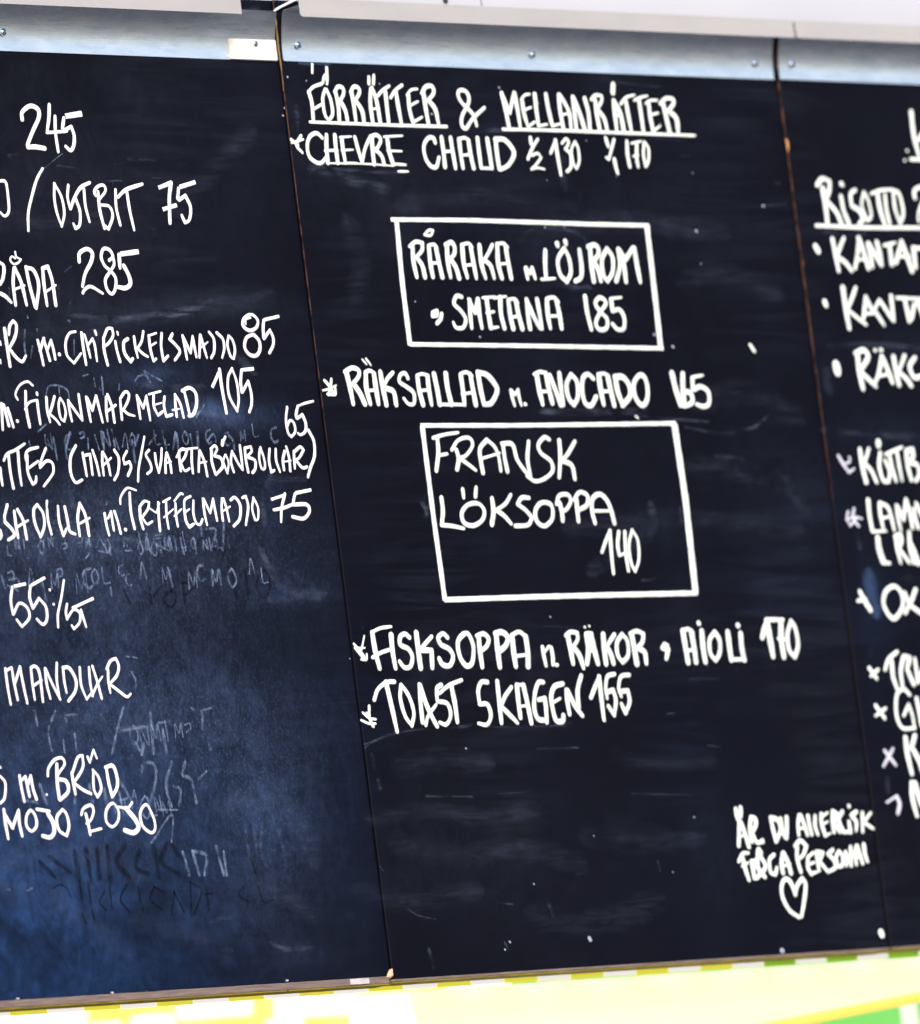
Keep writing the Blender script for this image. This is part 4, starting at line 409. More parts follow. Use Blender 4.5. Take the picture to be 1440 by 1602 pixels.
MARKS = """
l|wide swipes|swipe|184:-6029,1702 -4952,1782 -3960,1471/228:-6201,1348 -5212,1127 -4348,544/206:-2453,2246 -1777,2347 -1237,2081 -1069,1577/170:-2347,1378 -1606,1102 -1233,839/162:-4051,896 -3120,642 -2744,442/142:-3334,3381 -2699,3272 -2073,3069/122:-5702,3321 -4697,3416 -3520,3232
l|265|ghost|37:-3721,2732 -3674,2822 -3513,2818 -3499,2648 -3657,2316/36:-3218,2830 -3352,2552 -3305,2289/37:-3225,2532 -3131,2483 -3173,2300/37:-2994,2833 -3061,2666 -2936,2606 -2892,2322/29:-2805,2612 -2668,2700
l|old chalk letters|ghost|39:-4098,2636 -3939,2371/30:-4179,2379 -3911,2422/40:-5377,2615 -5311,2401/39:-4805,2597 -4857,2386/40:-4586,2590 -4570,2392/40:-4357,2522 -4349,2369/31:-5680,2443 -5449,2405/24:-5571,2379 -5566,2288/40:-5077,2636 -5090,2424
l|110|haze|58:-1996,2014 -1989,1550 -1976,1426/58:-2145,1988 -2122,1493/58:-1850,2024 -1928,1671 -1803,1419 -1683,1445/58:-1659,2049 -1557,1782 -1550,1447
l|DA|ghost|37:-3051,1713 -2985,1434/36:-3048,1728 -2835,1658 -2904,1431/37:-2655,1760 -2587,1418/37:-3213,1719 -3155,1440/37:-2542,1694 -2538,1417
l|st|ghost|36:-3466,3446 -3491,2955/27:-3962,3244 -3593,3280/37:-3298,3226 -3287,2965/36:-3766,3085 -3687,2945/34:-3627,3066 -3687,2945/27:-3344,3320 -3179,3331
l|5|ghost|24:-2620,3455 -2426,3488/33:-2620,3455 -2645,3224/29:-2575,3021 -2550,2974/29:-2787,3490 -2769,3474
l|(G|ghost|27:-4993,3509 -5136,3275 -5123,3032/21:-4851,3450 -4670,3461/24:-4848,3420 -4823,3374
l|/|ghost|30:-3899,3518 -4043,3246 -4160,2959
l|bits|ghost|28:-4728,3219 -4719,3021/28:-4918,3148 -4922,2996/28:-5316,3523 -5304,3341/25:-3697,1859 -3322,2182 -3375,1847/21:-3554,2252 -3191,2239/24:-6080,1373 -6022,1365/21:-5770,1345 -5687,1372
l|wipe|haze|67:-2884,847 -2714,885 -2549,888/68:-2775,504 -2615,482/69:-1946,544 -1711,457 -1296,454
l|old dark letters|dark|30:-5354,1359 -5249,1400 -5138,1350 -5095,1243/36:-4929,1418 -4922,1206/36:-4790,1412 -4789,1170/36:-4552,1282 -4650,1164 -4565,1070/36:-4463,1339 -4461,1096/36:-4179,1358 -4307,1181 -4192,1024/36:-4004,1321 -3972,1015/36:-3744,1310 -3828,1161 -3667,1032/30:-3744,1310 -3593,1243/35:-3432,1237 -3515,965/36:-3432,1237 -3309,987/36:-3150,1348 -3193,952/37:-3150,1348 -2987,1219 -3152,950/37:-2896,1277 -2900,1001/27:-2951,1187 -2807,1196/37:-2285,1253 -2381,1164 -2233,1065/32:-2039,1243 -1987,1055 -1817,1079/35:-4950,1025 -4908,917/36:-4788,1049 -4762,957
l|MARINERADA|dark|72:-4952,1782 -4924,1448/72:-4769,1806 -4746,1441/72:-4590,1800 -4603,1466/72:-4427,1824 -4433,1398/73:-4148,1814 -4296,1637 -4125,1447/72:-3917,1744 -4006,1565 -3800,1465/73:-3667,1796 -3644,1429/72:-3461,1819 -3575,1609 -3317,1447/69:-3380,1817 -3212,1596/64:-5521,1683 -5314,1493/62:-5355,1737 -5068,1544/25:-2133,1679 -2055,1398
l|KOR 110|dark|41:-3241,4991 -3230,4805/34:-3033,5018 -3175,4897/36:-2880,4954 -3040,4848 -2914,4744 -2819,4876 -2880,4954/41:-2682,5044 -2680,4796/36:-2682,5044 -2459,5025 -2643,4904/42:-1845,5125 -1828,4845/42:-1628,5185 -1616,4872/36:-1295,5180 -1460,5011 -1372,4837 -1230,4992 -1295,5180/41:-3651,4966 -3594,4811
l|wipe|haze|108:-1317,5431 -1191,5179 -981,4925 -357,4884/94:-1252,4804 -454,4807/92:-4041,3255 -3435,3254/118:-4365,2470 -4335,2408
l|bits|ghost|24:-3690,3951 -3636,3827 -3688,3706/24:-3868,5000 -3870,4908/19:-3996,5463 -3820,5430/24:-3163,5484 -3132,5422/20:-2995,5513 -2842,5449/25:-2626,5524 -2602,5415/20:-4142,5434 -4212,5374/20:-2094,5503 -1975,5470/24:-5594,5178 -5559,5025/23:-5145,5141 -5179,5050/19:-3573,5458 -3452,5457/20:-5515,5055 -5366,4992/24:-3811,5492 -3803,5415/19:-3759,4153 -3580,4133
l|old strokes|ghost|29:-4227,6925 -4323,6725 -4323,6611/23:-4506,6869 -4483,6597/19:-3949,6853 -3960,6724/26:-3685,6924 -3709,6709/17:-3402,6751 -3327,6923 -3312,6722/19:-3830,6896 -3784,6709/19:-3499,6852 -3463,6722/30:-3230,6822 -3224,6563/27:-3115,6894 -3192,6764/19:-2831,6893 -2963,6778/19:-4901,6827 -4884,6756/16:-4628,6798 -4595,6769/19:-2259,6892 -2249,6718/31:-2140,6921 -2158,6689/17:-2335,6892 -2257,6906/19:-2688,6835 -2687,6719/29:-2503,6921 -2573,6719/31:-2486,6907 -2487,6719/27:-1981,6833 -1873,6906 -1849,6818/31:-1625,6890 -1560,6817 -1557,6715/31:-1909,6746 -1918,6630/19:-3174,5685 -3189,5470/14:-3074,5598 -2939,5611/29:-3045,5540 -2967,5439/19:-3306,5687 -3295,5572/23:-3029,5641 -2933,5654/19:-2852,5567 -2815,5437/19:-2586,5679 -2566,5448/19:-2719,5565 -2718,5450/31:-2270,5748 -2271,5502/31:-2179,5718 -2028,5702 -2118,5501/30:-1880,5788 -1953,5455/18:-4848,5618 -4872,5518/19:-5179,5621 -5178,5508/19:-3952,5636 -3895,5521/16:-3754,6064 -3777,6035
l|wipes|haze|93:-1016,6348 -1173,6102 -1205,5781/73:-1018,6334 -433,6330/94:-4352,6183 -4290,5982/92:-3899,6094 -3824,5978/74:-3507,5603 -3140,5541
l|old strokes|ghost|22:-4754,8201 -4790,8029 -4789,7914/21:-4664,8001 -4714,7858/19:-3983,8076 -4002,7889/23:-3064,7575 -2998,7633 -2882,7648 -2820,7561/19:-3729,7603 -3726,7502/23:-3604,7617 -3610,7402/18:-3324,7546 -3347,7459/21:-4535,7401 -4482,7501 -4331,7515 -4191,7458 -4171,7344/19:-4315,7501 -4321,7401/17:-3662,7488 -3648,7459/20:-4690,8373 -4684,8351/20:-4029,8320 -4011,8313/20:-4558,8209 -4557,8195/17:-3912,7631 -3824,7653/21:-4735,6944 -4591,7036/23:-2894,7691 -2627,7576/16:-2128,7113 -1968,7272/18:-2226,7098 -2037,7200
l|wipes|haze|100:-3458,8310 -2881,8372 -2417,8419 -1909,8481/102:-3047,7561 -2565,7489 -1969,7505/104:-2114,7200 -1549,7127/124:-1276,7857 -1069,7697
l|wipes|haze|40:-4676,10381 -4509,10394/46:-4676,10381 -4658,10345/29:-2976,10297 -2806,10310/52:-2724,10367 -2289,10366/22:-3407,10077 -2889,10086/29:-3040,10047 -3033,10087 -2888,10090/22:-2374,10133 -2253,10135/26:-3914,10260 -3608,10238/17:-2476,9493 -2454,9475
l|wide swipes|swipe|218:-5169,9607 -4241,9531 -3014,9752/254:-3968,8238 -2994,8354 -2001,8509 -747,8669/193:-2043,9768 -1217,10341 -661,10728/164:-5285,8084 -4211,8200 -3280,8059
l|wipes|haze|22:-4002,8931 -3872,9006/17:-3982,8530 -3937,8585/28:-4931,8721 -4933,8630/28:-4126,8747 -4151,8583/73:-3945,8384 -2994,8354 -2135,8434 -1647,8587
c|smudge|blue|47:319,11665 447,11657 606,11677 786,11663 868,11685
c|wipe|haze|51:271,10351 820,10294 1970,10268/60:3457,10852 3623,10875 3755,10859/104:168,11058 155,10825
c|drip|haze|47:926,11643 920,11526/143:299,10284 1565,10054
c|dots|speck|32:81,11474 85,11470/23:397,11434 399,11430/23:-41,11072 -33,11061/28:2514,11057 2522,11053/23:1663,11429 1668,11425/27:-78,10974 -74,10969
c|wipe|haze|37:5704,11598 6030,11556 6751,11525/166:4740,10491 4739,10172/50:6463,10850 7074,10813/24:6980,10598 7121,10601
c|dots|speck|33:3781,11436 3786,11432/19:7138,10378 7142,10374/24:4459,11240 4462,11236/19:5712,10300 5714,10296/19:5242,10772 5244,10768/19:4435,10230 4437,10226/19:6648,11026 6651,11022
c|wipe|haze|50:3794,9397 4024,9561 4325,9600 4689,9571 4970,9480 5012,9292/66:4417,8854 4669,8816 4966,8819/32:4933,8845 4982,8805
c|dots|speck|45:6039,8202 6046,8197/45:6351,8044 6357,8038/31:2878,8151 2884,8146/25:4289,9605 4292,9600/26:4642,9616 4644,9610/25:1815,8602 1818,8600
c|wipe|haze|41:5497,7130 5989,7089 6820,7048/19:5970,7769 5975,7761/99:3808,7170 5729,7189
c|wipe|haze|44:1531,6030 1572,5842 1490,6004/54:1590,5949 1535,5842/39:5252,4959 5445,4970 5535,5051 5390,5094/38:6111,5911 6095,5718/54:2491,6951 2898,6961/155:5574,5916 5612,5696/39:5538,7113 5553,7094/223:4369,5108 5478,5587
c|wipe|haze|28:-8,2953 220,3008 478,3078 1064,3123 1564,3124 1906,3166 2345,3109 3534,3102/24:1673,3111 1875,3146/44:199,4527 210,4426/21:3105,4403 3926,4368
c|dots|speck|24:3502,4510 3507,4506/19:-78,4042 -73,4038
c|wipe|haze|31:3699,4380 4071,4373/32:5896,3645 6407,3645/16:6782,3762 6785,3740/22:5388,3203 5532,3211/22:3476,3095 3638,3136
c|wipe|haze|31:5,2915 181,2996 614,3087/24:2167,2255 2791,2273/28:943,2270 1738,2238/35:2980,2814 3704,2811/22:6059,2773 6279,2746/25:381,869 552,777 844,713/65:663,328 698,121/39:4878,1298 4905,1174/35:1933,891 2210,845/21:4569,2188 5646,2136/57:2833,855 2898,678/37:1987,372 2022,301/24:9,1413 47,1360/65:103,2810 173,2397
c|dots|speck|28:1729,2856 1738,2849/24:2616,1096 2624,1085/37:3489,365 3496,351/25:5639,1846 5647,1839/17:3785,1668 3793,1661/16:2059,379 2063,375/17:5123,1148 5131,1141
c|wide swipes|swipe|158:-27,2028 915,2099 1927,1962 2798,2036/210:377,1672 1376,1499 2429,1563 3443,1317/171:-362,1121 350,956 1581,1043/242:2565,692 3502,549 4761,776/143:4370,2722 5078,2561 6072,2567/206:537,2626 1164,2745 2045,2650/193:3696,1657 4647,1518 5647,1588
c|mark|white|54:7806,8074 7869,7988
c|wipe|haze|46:6406,6972 7035,6889 7506,6937 7725,6986 7959,7119/32:7698,6970 7751,7003/74:6912,6593 7390,6551/263:8210,6189 8442,5922/306:6498,6463 7942,6257/35:7049,8381 7081,8381/28:8267,4765 8302,4751
c|dots|speck|47:6358,8040 6362,8034/24:7072,9152 7076,9149
c|wide swipes|swipe|203:6751,8900 7422,9040 8403,8784/237:6651,7317 7599,7450 8474,7118/198:4335,9592 5706,9711 7518,9573/163:1744,9842 3076,9994 4824,9828/214:835,9540 975,9096 783,8712/196:4098,5667 5913,5747 8194,5593
c|wipe|haze|30:8340,9937 8466,9960 8836,9988/31:8704,10268 8765,10269/17:7181,10852 7288,10865/20:7124,10367 7129,10363
c|dots|speck|44:8388,9953 8409,9949/41:7061,9598 7074,9588/18:7139,10372 7142,10367
c|dots|speck|63:3478,360 3492,339/85:6940,45 6951,40/33:2072,373 2077,369/29:1972,280 1977,276
r|dots|white|112:8803,199 8814,164
r|wipe|haze|85:9269,8055 9982,8084 11035,8039/177:9165,7682 9164,7484/40:9451,9613 9834,9581 10264,9600/36:9253,10833 9266,10808
r|wipe|haze|98:8939,6924 9527,6875 10804,6823
r|wipe|blue|221:9463,4920 9459,4710 9500,4500
r|wipe|haze|93:9344,5518 9360,5356/97:10083,4895 10457,4905
r|wipe|haze|83:9308,2220 9291,2067/34:9318,3983 9296,3863
l|residue|ghost|14:-4626,6706 -4635,6906 -4539,6717 -4545,6916/22:-4225,6906 -4298,6884 -4327,6793 -4279,6714 -4224,6736/26:-4065,6919 -4010,6934 -3999,6881 -4058,6859/23:-3711,6745 -3717,6953 -3605,6755 -3619,6963/26:-3544,6958 -3519,6746/20:-3219,6914 -3269,6856 -3263,6783 -3215,6749 -3190,6807 -3185,6881 -3220,6914/19:-2856,6946 -2847,6784 -2770,6784/17:-2713,6943 -2704,6776 -2631,6776/19:-2343,6939 -2394,6882 -2383,6809 -2340,6777 -2304,6834 -2311,6907 -2348,6939/25:-1921,6961 -1980,6941 -2009,6858 -1962,6786 -1924,6806/20:-1613,6929 -1684,6909 -1706,6829 -1666,6759 -1615,6779/15:-1431,6810 -1419,6948 -1384,6841 -1345,6956 -1348,6818/15:-1210,7032 -1203,6878 -1122,6878/27:-814,6986 -889,6963 -915,6875 -867,6797 -809,6819
l|residue|ghost|14:-5448,5551 -5443,5424 -5389,5423/22:-5306,5490 -5314,5607 -5253,5496 -5258,5612/23:-4903,5600 -4948,5545 -4942,5473 -4899,5441 -4866,5496 -4870,5568 -4901,5600/14:-4779,5514 -4785,5638 -4712,5520 -4730,5644/20:-4553,5550 -4503,5564 -4494,5514 -4546,5493/27:-4301,5622 -4245,5636 -4244,5585 -4293,5564/25:-4181,5518 -4171,5621 -4148,5541 -4122,5626 -4118,5523/19:-3832,5599 -3875,5546 -3865,5476 -3836,5445 -3790,5499 -3806,5568 -3832,5599/16:-3572,5512 -3544,5629 -3520,5511
l|residue|ghost|26:-3307,5551 -3347,5503 -3338,5441 -3312,5413 -3268,5461 -3283,5523 -3303,5551/24:-3223,5472 -3187,5623 -3155,5471/19:-3073,5563 -3123,5503 -3117,5426 -3077,5391 -3038,5451 -3049,5528 -3071,5563/15:-3015,5449 -3019,5556 -2967,5455 -2967,5561/27:-2901,5470 -2890,5616 -2854,5501 -2817,5623 -2796,5476/21:-2736,5626 -2730,5568 -2726,5510/26:-2625,5612 -2619,5493 -2565,5492/21:-2419,5606 -2460,5559 -2452,5498 -2424,5471 -2392,5517 -2390,5578 -2420,5606/24:-2410,5585 -2400,5498 -2396,5411/19:-2264,5457 -2271,5578 -2196,5462 -2204,5584/18:-2158,5600 -2146,5444/19:-2039,5588 -2034,5526 -2030,5465/15:-1851,5593 -1846,5534 -1841,5476
l|residue|ghost|21:-5486,5207 -5416,5227 -5397,5154 -5472,5124/22:-5432,5114 -5342,5137 -5337,5050 -5420,5014/16:-5171,5076 -5125,5269 -5089,5075/28:-4963,5129 -4935,4866/20:-4812,5011 -4800,5188 -4760,5050 -4697,5196 -4704,5019/21:-4703,5231 -4630,5251 -4620,5176 -4693,5145/14:-4424,4940 -4402,5201 -4340,4997 -4258,5213 -4242,4951/30:-4163,5244 -4259,5217 -4293,5103 -4223,5003 -4147,5030/21:-4090,5238 -4150,5172 -4140,5086 -4100,5048 -4046,5113 -4058,5200 -4088,5238/19:-3973,5256 -3967,5068 -3873,5067
l|residue|ghost|20:-3639,5279 -3686,5264 -3705,5203 -3666,5148 -3625,5163/17:-3528,5171 -3585,5154 -3607,5084 -3569,5023 -3520,5039/23:-3364,5119 -3309,5315 -3268,5118/13:-3005,5048 -2988,5235 -2947,5089 -2895,5244 -2873,5057/32:-2881,5199 -2858,5011/20:-2586,4975 -2566,5178 -2506,5019 -2454,5187 -2451,4984/31:-2325,5265 -2395,5243 -2427,5150 -2381,5067 -2316,5089/27:-2188,5010 -2170,5202 -2128,5052 -2063,5211 -2046,5018/24:-1855,5212 -1921,5131 -1906,5026 -1857,4979 -1788,5059 -1810,5165 -1843,5212/18:-1560,5144 -1509,5337 -1468,5142/19:-1356,5212 -1346,5036 -1267,5035
l|residue|ghost|18:-3768,3301 -3834,3220 -3826,3113 -3775,3064 -3714,3145 -3723,3252 -3764,3301/19:-3670,3037 -3681,3286 -3553,3047 -3549,3295/20:-3498,3090 -3481,3303 -3419,3135 -3377,3312 -3349,3098/23:-3246,3343 -3234,3222 -3228,3102/17:-3103,3134 -3087,3304 -3042,3170 -2991,3311 -2981,3140/21:-2926,3284 -2843,3305 -2843,3226 -2912,3194
l|residue|ghost|29:-4245,2486 -4233,2363 -4220,2240/28:-4126,2490 -4108,2356 -4093,2221/16:-4058,2390 -4045,2290 -4034,2191/13:-3942,2285 -3885,2506 -3847,2281/23:-3721,2428 -3799,2333 -3786,2209 -3721,2151 -3667,2245 -3675,2370 -3717,2427/20:-3679,2403 -3668,2190 -3558,2187/20:-3562,2229 -3568,2411 -3480,2235 -3485,2418/15:-3455,2166 -3444,2352 -3391,2205 -3345,2359 -3327,2172
"""
DUST_TINT = [(l.split()[0], *map(float, l.split()[1:])) for l in """
l -0.612 0.054 0.191 0.105 0.64 1.0 0.1
l -0.56 0.129 0.213 0.105 0.28 0.9 0.2
l -0.469 0.258 0.292 0.13 0.24 0.6 0.9
l -0.382 0.35 0.247 0.089 0.18 0.5 1.2
l -0.513 0.439 0.292 0.105 0.24 0.6 0.2
l -0.408 0.516 0.315 0.073 0.24 0.5 1.2
l -0.415 0.603 0.247 0.049 0.22 0.5 1.0
l -0.207 0.593 0.146 0.065 0.18 0.6 0.5
l -0.189 0.71 0.101 0.018 0.28 0.6 0.6
l -0.256 0.754 0.225 0.049 0.06 0.5 0.2
l -0.466 0.738 0.135 0.065 0.11 0.4 0.2
l -0.365 0.994 0.247 0.097 0.08 0.2 0.1
l -0.251 0.851 0.202 0.02 0.11 0.3 0.1
l -0.449 0.849 0.135 0.049 0.08 0.3 0.1
l -0.189 0.178 0.101 0.097 0.21 0.6 0.5
l -0.235 0.092 0.135 0.049 0.13 0.5 0.2
l -0.148 0.041 0.067 0.024 0.08 0.4 0.1
l -0.073 0.495 0.067 0.018 0.13 0.7 0.3
l -0.111 0.528 0.045 0.032 0.1 0.7 0.3
l -0.203 0.29 0.112 0.073 0.13 0.5 0.8
l -0.42 0.178 0.135 0.024 -0.1 0.5 0.3
l -0.363 1.138 0.337 0.049 0.04 0.2 0.0
c 0.031 1.082 0.067 0.081 0.04 0.3 0.0
c 0.171 0.994 0.101 0.04 0.05 0.2 0.0
c 0.488 0.983 0.337 0.049 0.02 0.3 0.0
c 0.588 1.155 0.101 0.02 0.05 0.3 0.0
c 0.138 0.141 0.18 0.089 0.045 0.2 0.1
c 0.594 0.132 0.056 0.097 0.06 0.6 0.0
c 0.835 0.601 0.079 0.057 0.09 0.5 0.0
c 0.775 0.67 0.067 0.032 0.07 0.5 0.0
c 0.555 0.569 0.067 0.032 0.06 0.6 0.0
c -0.03 0.187 0.045 0.162 0.05 0.9 0.0
c 0.433 0.671 0.225 0.081 0.02 0.4 0.0
c 0.433 0.931 0.056 0.036 0.05 0.4 0.0
c 0.265 1.021 0.337 0.146 0.03 0.3 0.0
r 1.053 0.799 0.112 0.024 0.1 0.4 0.0
r 0.91 0.764 0.028 0.02 0.12 0.5 0.0
r 1.031 0.686 0.135 0.024 0.08 0.6 0.0
r 0.954 0.47 0.028 0.057 0.18 0.8 0.0
r 1.085 0.974 0.135 0.016 0.06 0.3 0.0
r 0.939 0.393 0.034 0.065 0.06 0.8 0.0
l -0.502 0.111 0.371 0.211 0.35 1.0 0.0
l -0.302 0.198 0.292 0.178 0.14 0.9 0.0
l -0.531 0.322 0.292 0.243 0.14 0.85 0.0
l -0.167 0.714 0.084 0.019 0.55 0.7 0.8
l -0.281 0.762 0.062 0.018 0.4 0.7 0.6
l -0.229 0.722 0.067 0.016 0.35 0.7 0.6
l -0.104 0.601 0.016 0.049 0.2 0.8 0.2
l -0.493 0.564 0.225 0.024 0.2 0.5 1.2
l -0.117 0.488 0.067 0.013 0.22 0.8 0.3
l -0.17 0.201 0.062 0.057 0.3 0.8 0.8
l -0.545 0.097 0.056 0.032 0.4 1.0 0.1
l -0.369 0.106 0.045 0.032 0.15 0.9 0.1
l -0.147 0.112 0.079 0.138 -0.1 0.5 0.0
""".strip().split('\n')]

# ------------------------------------------------------------------ the three blackboards
ZT = 3.5125
def board(pan, x0, x1, zb, label):
    y = FRONT[pan]
    root = thing('blackboard', ((x0 + x1) / 2, y, zb), label, 'blackboard', 'menu blackboards side by side')
    inv = Matrix.Translation(-root.location)
    # painted face: a fine grid that carries where chalk stayed and the board's bluish tone
    nx, nz = 110, 150; V = []; F = []
    for j in range(nz + 1):
        for i in range(nx + 1): V.append((x0 + (x1 - x0) * i / nx, y, zb + (ZT - zb) * j / nz))
    for j in range(nz):
        for i in range(nx): a = j * (nx + 1) + i; F.append((a, a + 1, a + nx + 2, a + nx + 1))
    b = len(V); V += [(x0, y + .012, zb), (x1, y + .012, zb), (x1, y + .012, ZT), (x0, y + .012, ZT)]
    lo = [i for i in range(nx + 1)]; hi = [nz * (nx + 1) + i for i in range(nx + 1)]
    lf = [j * (nx + 1) for j in range(nz + 1)]; rt = [j * (nx + 1) + nx for j in range(nz + 1)]
    F += [tuple([b, b + 1] + lo[::-1]), tuple([b + 3] + hi + [b + 2]), tuple([b] + lf + [b + 3]), tuple([b + 1, b + 2] + rt[::-1]), (b, b + 3, b + 2, b + 1)]
    o = link('painted_panel', V, F, M['paint'], root)
    P = np.array(V); A = np.zeros((len(P), 4), np.float32); A[:, 3] = 1; bw = np.zeros(len(P)); tw = np.zeros(len(P)) + 1e-6
    for (pn, cx, cz, rx, rz, s, bl, g) in DUST_TINT:
        if pn != pan: continue
        d = ((P[:, 0] - cx) / rx) ** 2 + ((P[:, 2] - Z0 - cz) / rz) ** 2; e = np.exp(-d * 1.1)
        A[:, 0] += s * e; bw += abs(s) * e * bl; tw += abs(s) * e; A[:, 2] += e * g * .6
    A[:, 0] = np.clip(A[:, 0] + .012, 0, 1.5); A[:, 1] = bw / tw; A[:, 2] = np.clip(A[:, 2], 0, 1.5)
    at = o.data.attributes.new('dust_tint', 'FLOAT_COLOR', 'POINT'); at.data.foreach_set('color', A.ravel())
    return root
boards = {
    'l': board('l', -.9, -.0018, 2.2705, 'left blackboard with chalk haze and a blue tone at lower left, prices 245, 75, 285 and thin white writing'),
    'c': board('c', 0, .8952, 2.2662, 'middle blackboard headed FÖRRÄTTER & MELLANRÄTTER with two drawn frames'),
    'r': board('r', .8970, 1.79, 2.2662, 'right blackboard cut off by the frame, headed Risotto with bullet points'),
}
for r in boards.values(): pass
def local(parent):
    """children are given in world coordinates; this brings them home under their thing"""
    for c in parent.children:
        c.matrix_parent_inverse = Matrix.Translation(-Vector(parent.location))
# bare plywood edges at the joints
def rough_edge(pan, x, zb, m, prof, deep):
    """long thin edge of bare wood, broken and chipped; prof(z) gives how far it stands out"""
    y = FRONT[pan]; n = 260; V = []; F = []
    for i in range(n + 1):
        z = zb + (ZT - zb) * i / n; a, j = prof(z); a *= random.uniform(.2, 1.3)
        V += [(x, y + deep, z), (x - .0006, y + deep, z), (x - .0006 - j * .4, y - a, z), (x + a * .2, y - a * 1.1, z)]
    for i in range(n):
        for k in range(4): a = i * 4 + k; b = i * 4 + (k + 1) % 4; F.append((a, a + 4, b + 4, b))
    F += [(0, 1, 2, 3), (n * 4 + 3, n * 4 + 2, n * 4 + 1, n * 4)]
    return link('plywood_edge', V, F, m, boards[pan])
def p1(z):
    t = max(0., (z - 3.41) / .1); c = max(0, RNG.normal()) ** 2
    return .00015 + .0008 * t * (1 + .5 * math.sin(z * 300)) + .00018 * c * (z > 3.2), .0006 * t + .0003 * RNG.random()
def p2(z):
    c = max(0, RNG.normal()) ** 2
    k = math.exp(-((z - 3.345) / .012) ** 2)
    return .0003 + .00045 * math.sin(z * 41) ** 2 * math.sin(z * 97) ** 2 + .0003 * c * (z > 2.9) + .0011 * k, .0005 * RNG.random() + .0005 * k
rough_edge('c', 0, 2.2664, M['edge'], p1, .0009); rough_edge('r', .8970, 2.2664, M['edge'], p2, .0024)
# yellowed wood behind the metal at the left joint, and the rusty knot on the right joint
V, F = box(-.0016, -.0002, -.0046, .001, 3.4100, 3.4935, 1)
V = []; F = []; n = 40
for i in range(n + 1):
    z = 3.395 + .098 * i / n; t = i / n; wv = .0014 * math.sin(math.pi * min(1, t * 1.6) / 2) * random.uniform(.6, 1.1); xx = -.0019 + .0004 * math.sin(t * 9)
    V += [(xx, -.0036, z), (xx, -.0052, z), (xx + wv, -.0054, z), (xx + wv, -.0036, z)]
for i in range(n):
    for k in range(4): a = i * 4 + k; b = i * 4 + (k + 1) % 4; F.append((a, a + 4, b + 4, b))
F += [(0, 1, 2, 3), (n * 4 + 3, n * 4 + 2, n * 4 + 1, n * 4)]
tag(link('split_edge_strip', V, F, M['edge2'], boards['c']), 'yellowed split wood beside the top of the left joint')
V = []; F = []
for i in range(9):
    z = 3.334 + i * .0025; a = .0016 * math.sin(math.pi * i / 8)
    V += [(.8962 - a, -.0072, z), (.8962 - a * .5, -.0072 - a, z), (.8968 + a * .8, -.0076 - a, z), (.8968 + a, -.0071, z)]
for i in range(8):
    for k in range(4): p = i * 4 + k; q = i * 4 + (k + 1) % 4; F.append((p, p + 4, q + 4, q))
tag(link('wood_splinter', V, F, noisy('rusty_knot', (.75, .36, .14), (.4, .18, .08), 400, .7), boards['r'], True), 'orange splinter standing out of the edge')
# broken corner of the left board
V = [(-.0085, -.0012, 2.2692), (-.0036, -.0014, 2.2768), (-.0002, -.0042, 2.2790), (-.0004, -.0044, 2.2705), (-.0030, -.0014, 2.2672),
     (-.0085, .004, 2.2692), (-.0036, .004, 2.2768), (-.0002, .004, 2.2790), (-.0004, .004, 2.2705), (-.0030, .004, 2.2672)]
tag(link('wood_splinter', V, [(0, 1, 2, 3, 4)[::-1], (5, 6, 7, 8, 9)] + [(i, (i + 1) % 5, 5 + (i + 1) % 5, 5 + i) for i in range(5)], M['wood'], boards['l']), 'pale broken plywood corner at the foot of the left joint')

write(MARKS, boards); write(WORDS, boards)
for r_ in boards.values(): local(r_)

# ------------------------------------------------------------------ wooden ledges below the boards
def ledge(x0, x1, y, z0, zg, z1, label):
    t = thing('wooden_ledge', ((x0 + x1) / 2, y, z0), label, 'wooden ledge', 'wooden ledges under the boards')
    V, F = box(x0, x1, y, y + .03, zg, z1, 60, .0006, .00012); link('ledge_face', V, F, M['ledge'], t)
    V, F = box(x0, x1, y - .0006, y + .03, z0, zg - .0002, 60, .0004, .0001); link('lower_edge', V, F, M['gold'], t)
    return t
t = ledge(-.9, -.0055, -.0012, 2.2588, 2.2611, 2.2700, 'wider greyish brown ledge under the left blackboard')
V, F = box(-.072, -.040, -.0022, -.0013, 2.2622, 2.2692, 6, .0003, .0001); tag(link('paint_patch', V, F, M['pale'], t), 'pale grey patch near the end of the ledge')
V, F = box(-.1795, -.1765, -.0024, -.0013, 2.2585, 2.2612, 1); link('nail', V, F, M['back'], t)
for (x, z) in ((-.6145, 2.2702), (-.4645, 2.2702), (-.178, 2.2715)):
    V, F = box(x, x + .003, -.0022, 0, z, z + .0022, 2, .0005, .0003); link('paint_fleck', V, F, M['pale'], t)
local(t)
t = ledge(-.0045, .8955, -.0042, 2.2600, 2.2622, 2.2655, 'thin brown ledge under the middle blackboard'); local(t)
t = ledge(.8968, 1.79, -.0075, 2.2606, 2.2630, 2.2655, 'thin brown ledge under the right blackboard'); local(t)

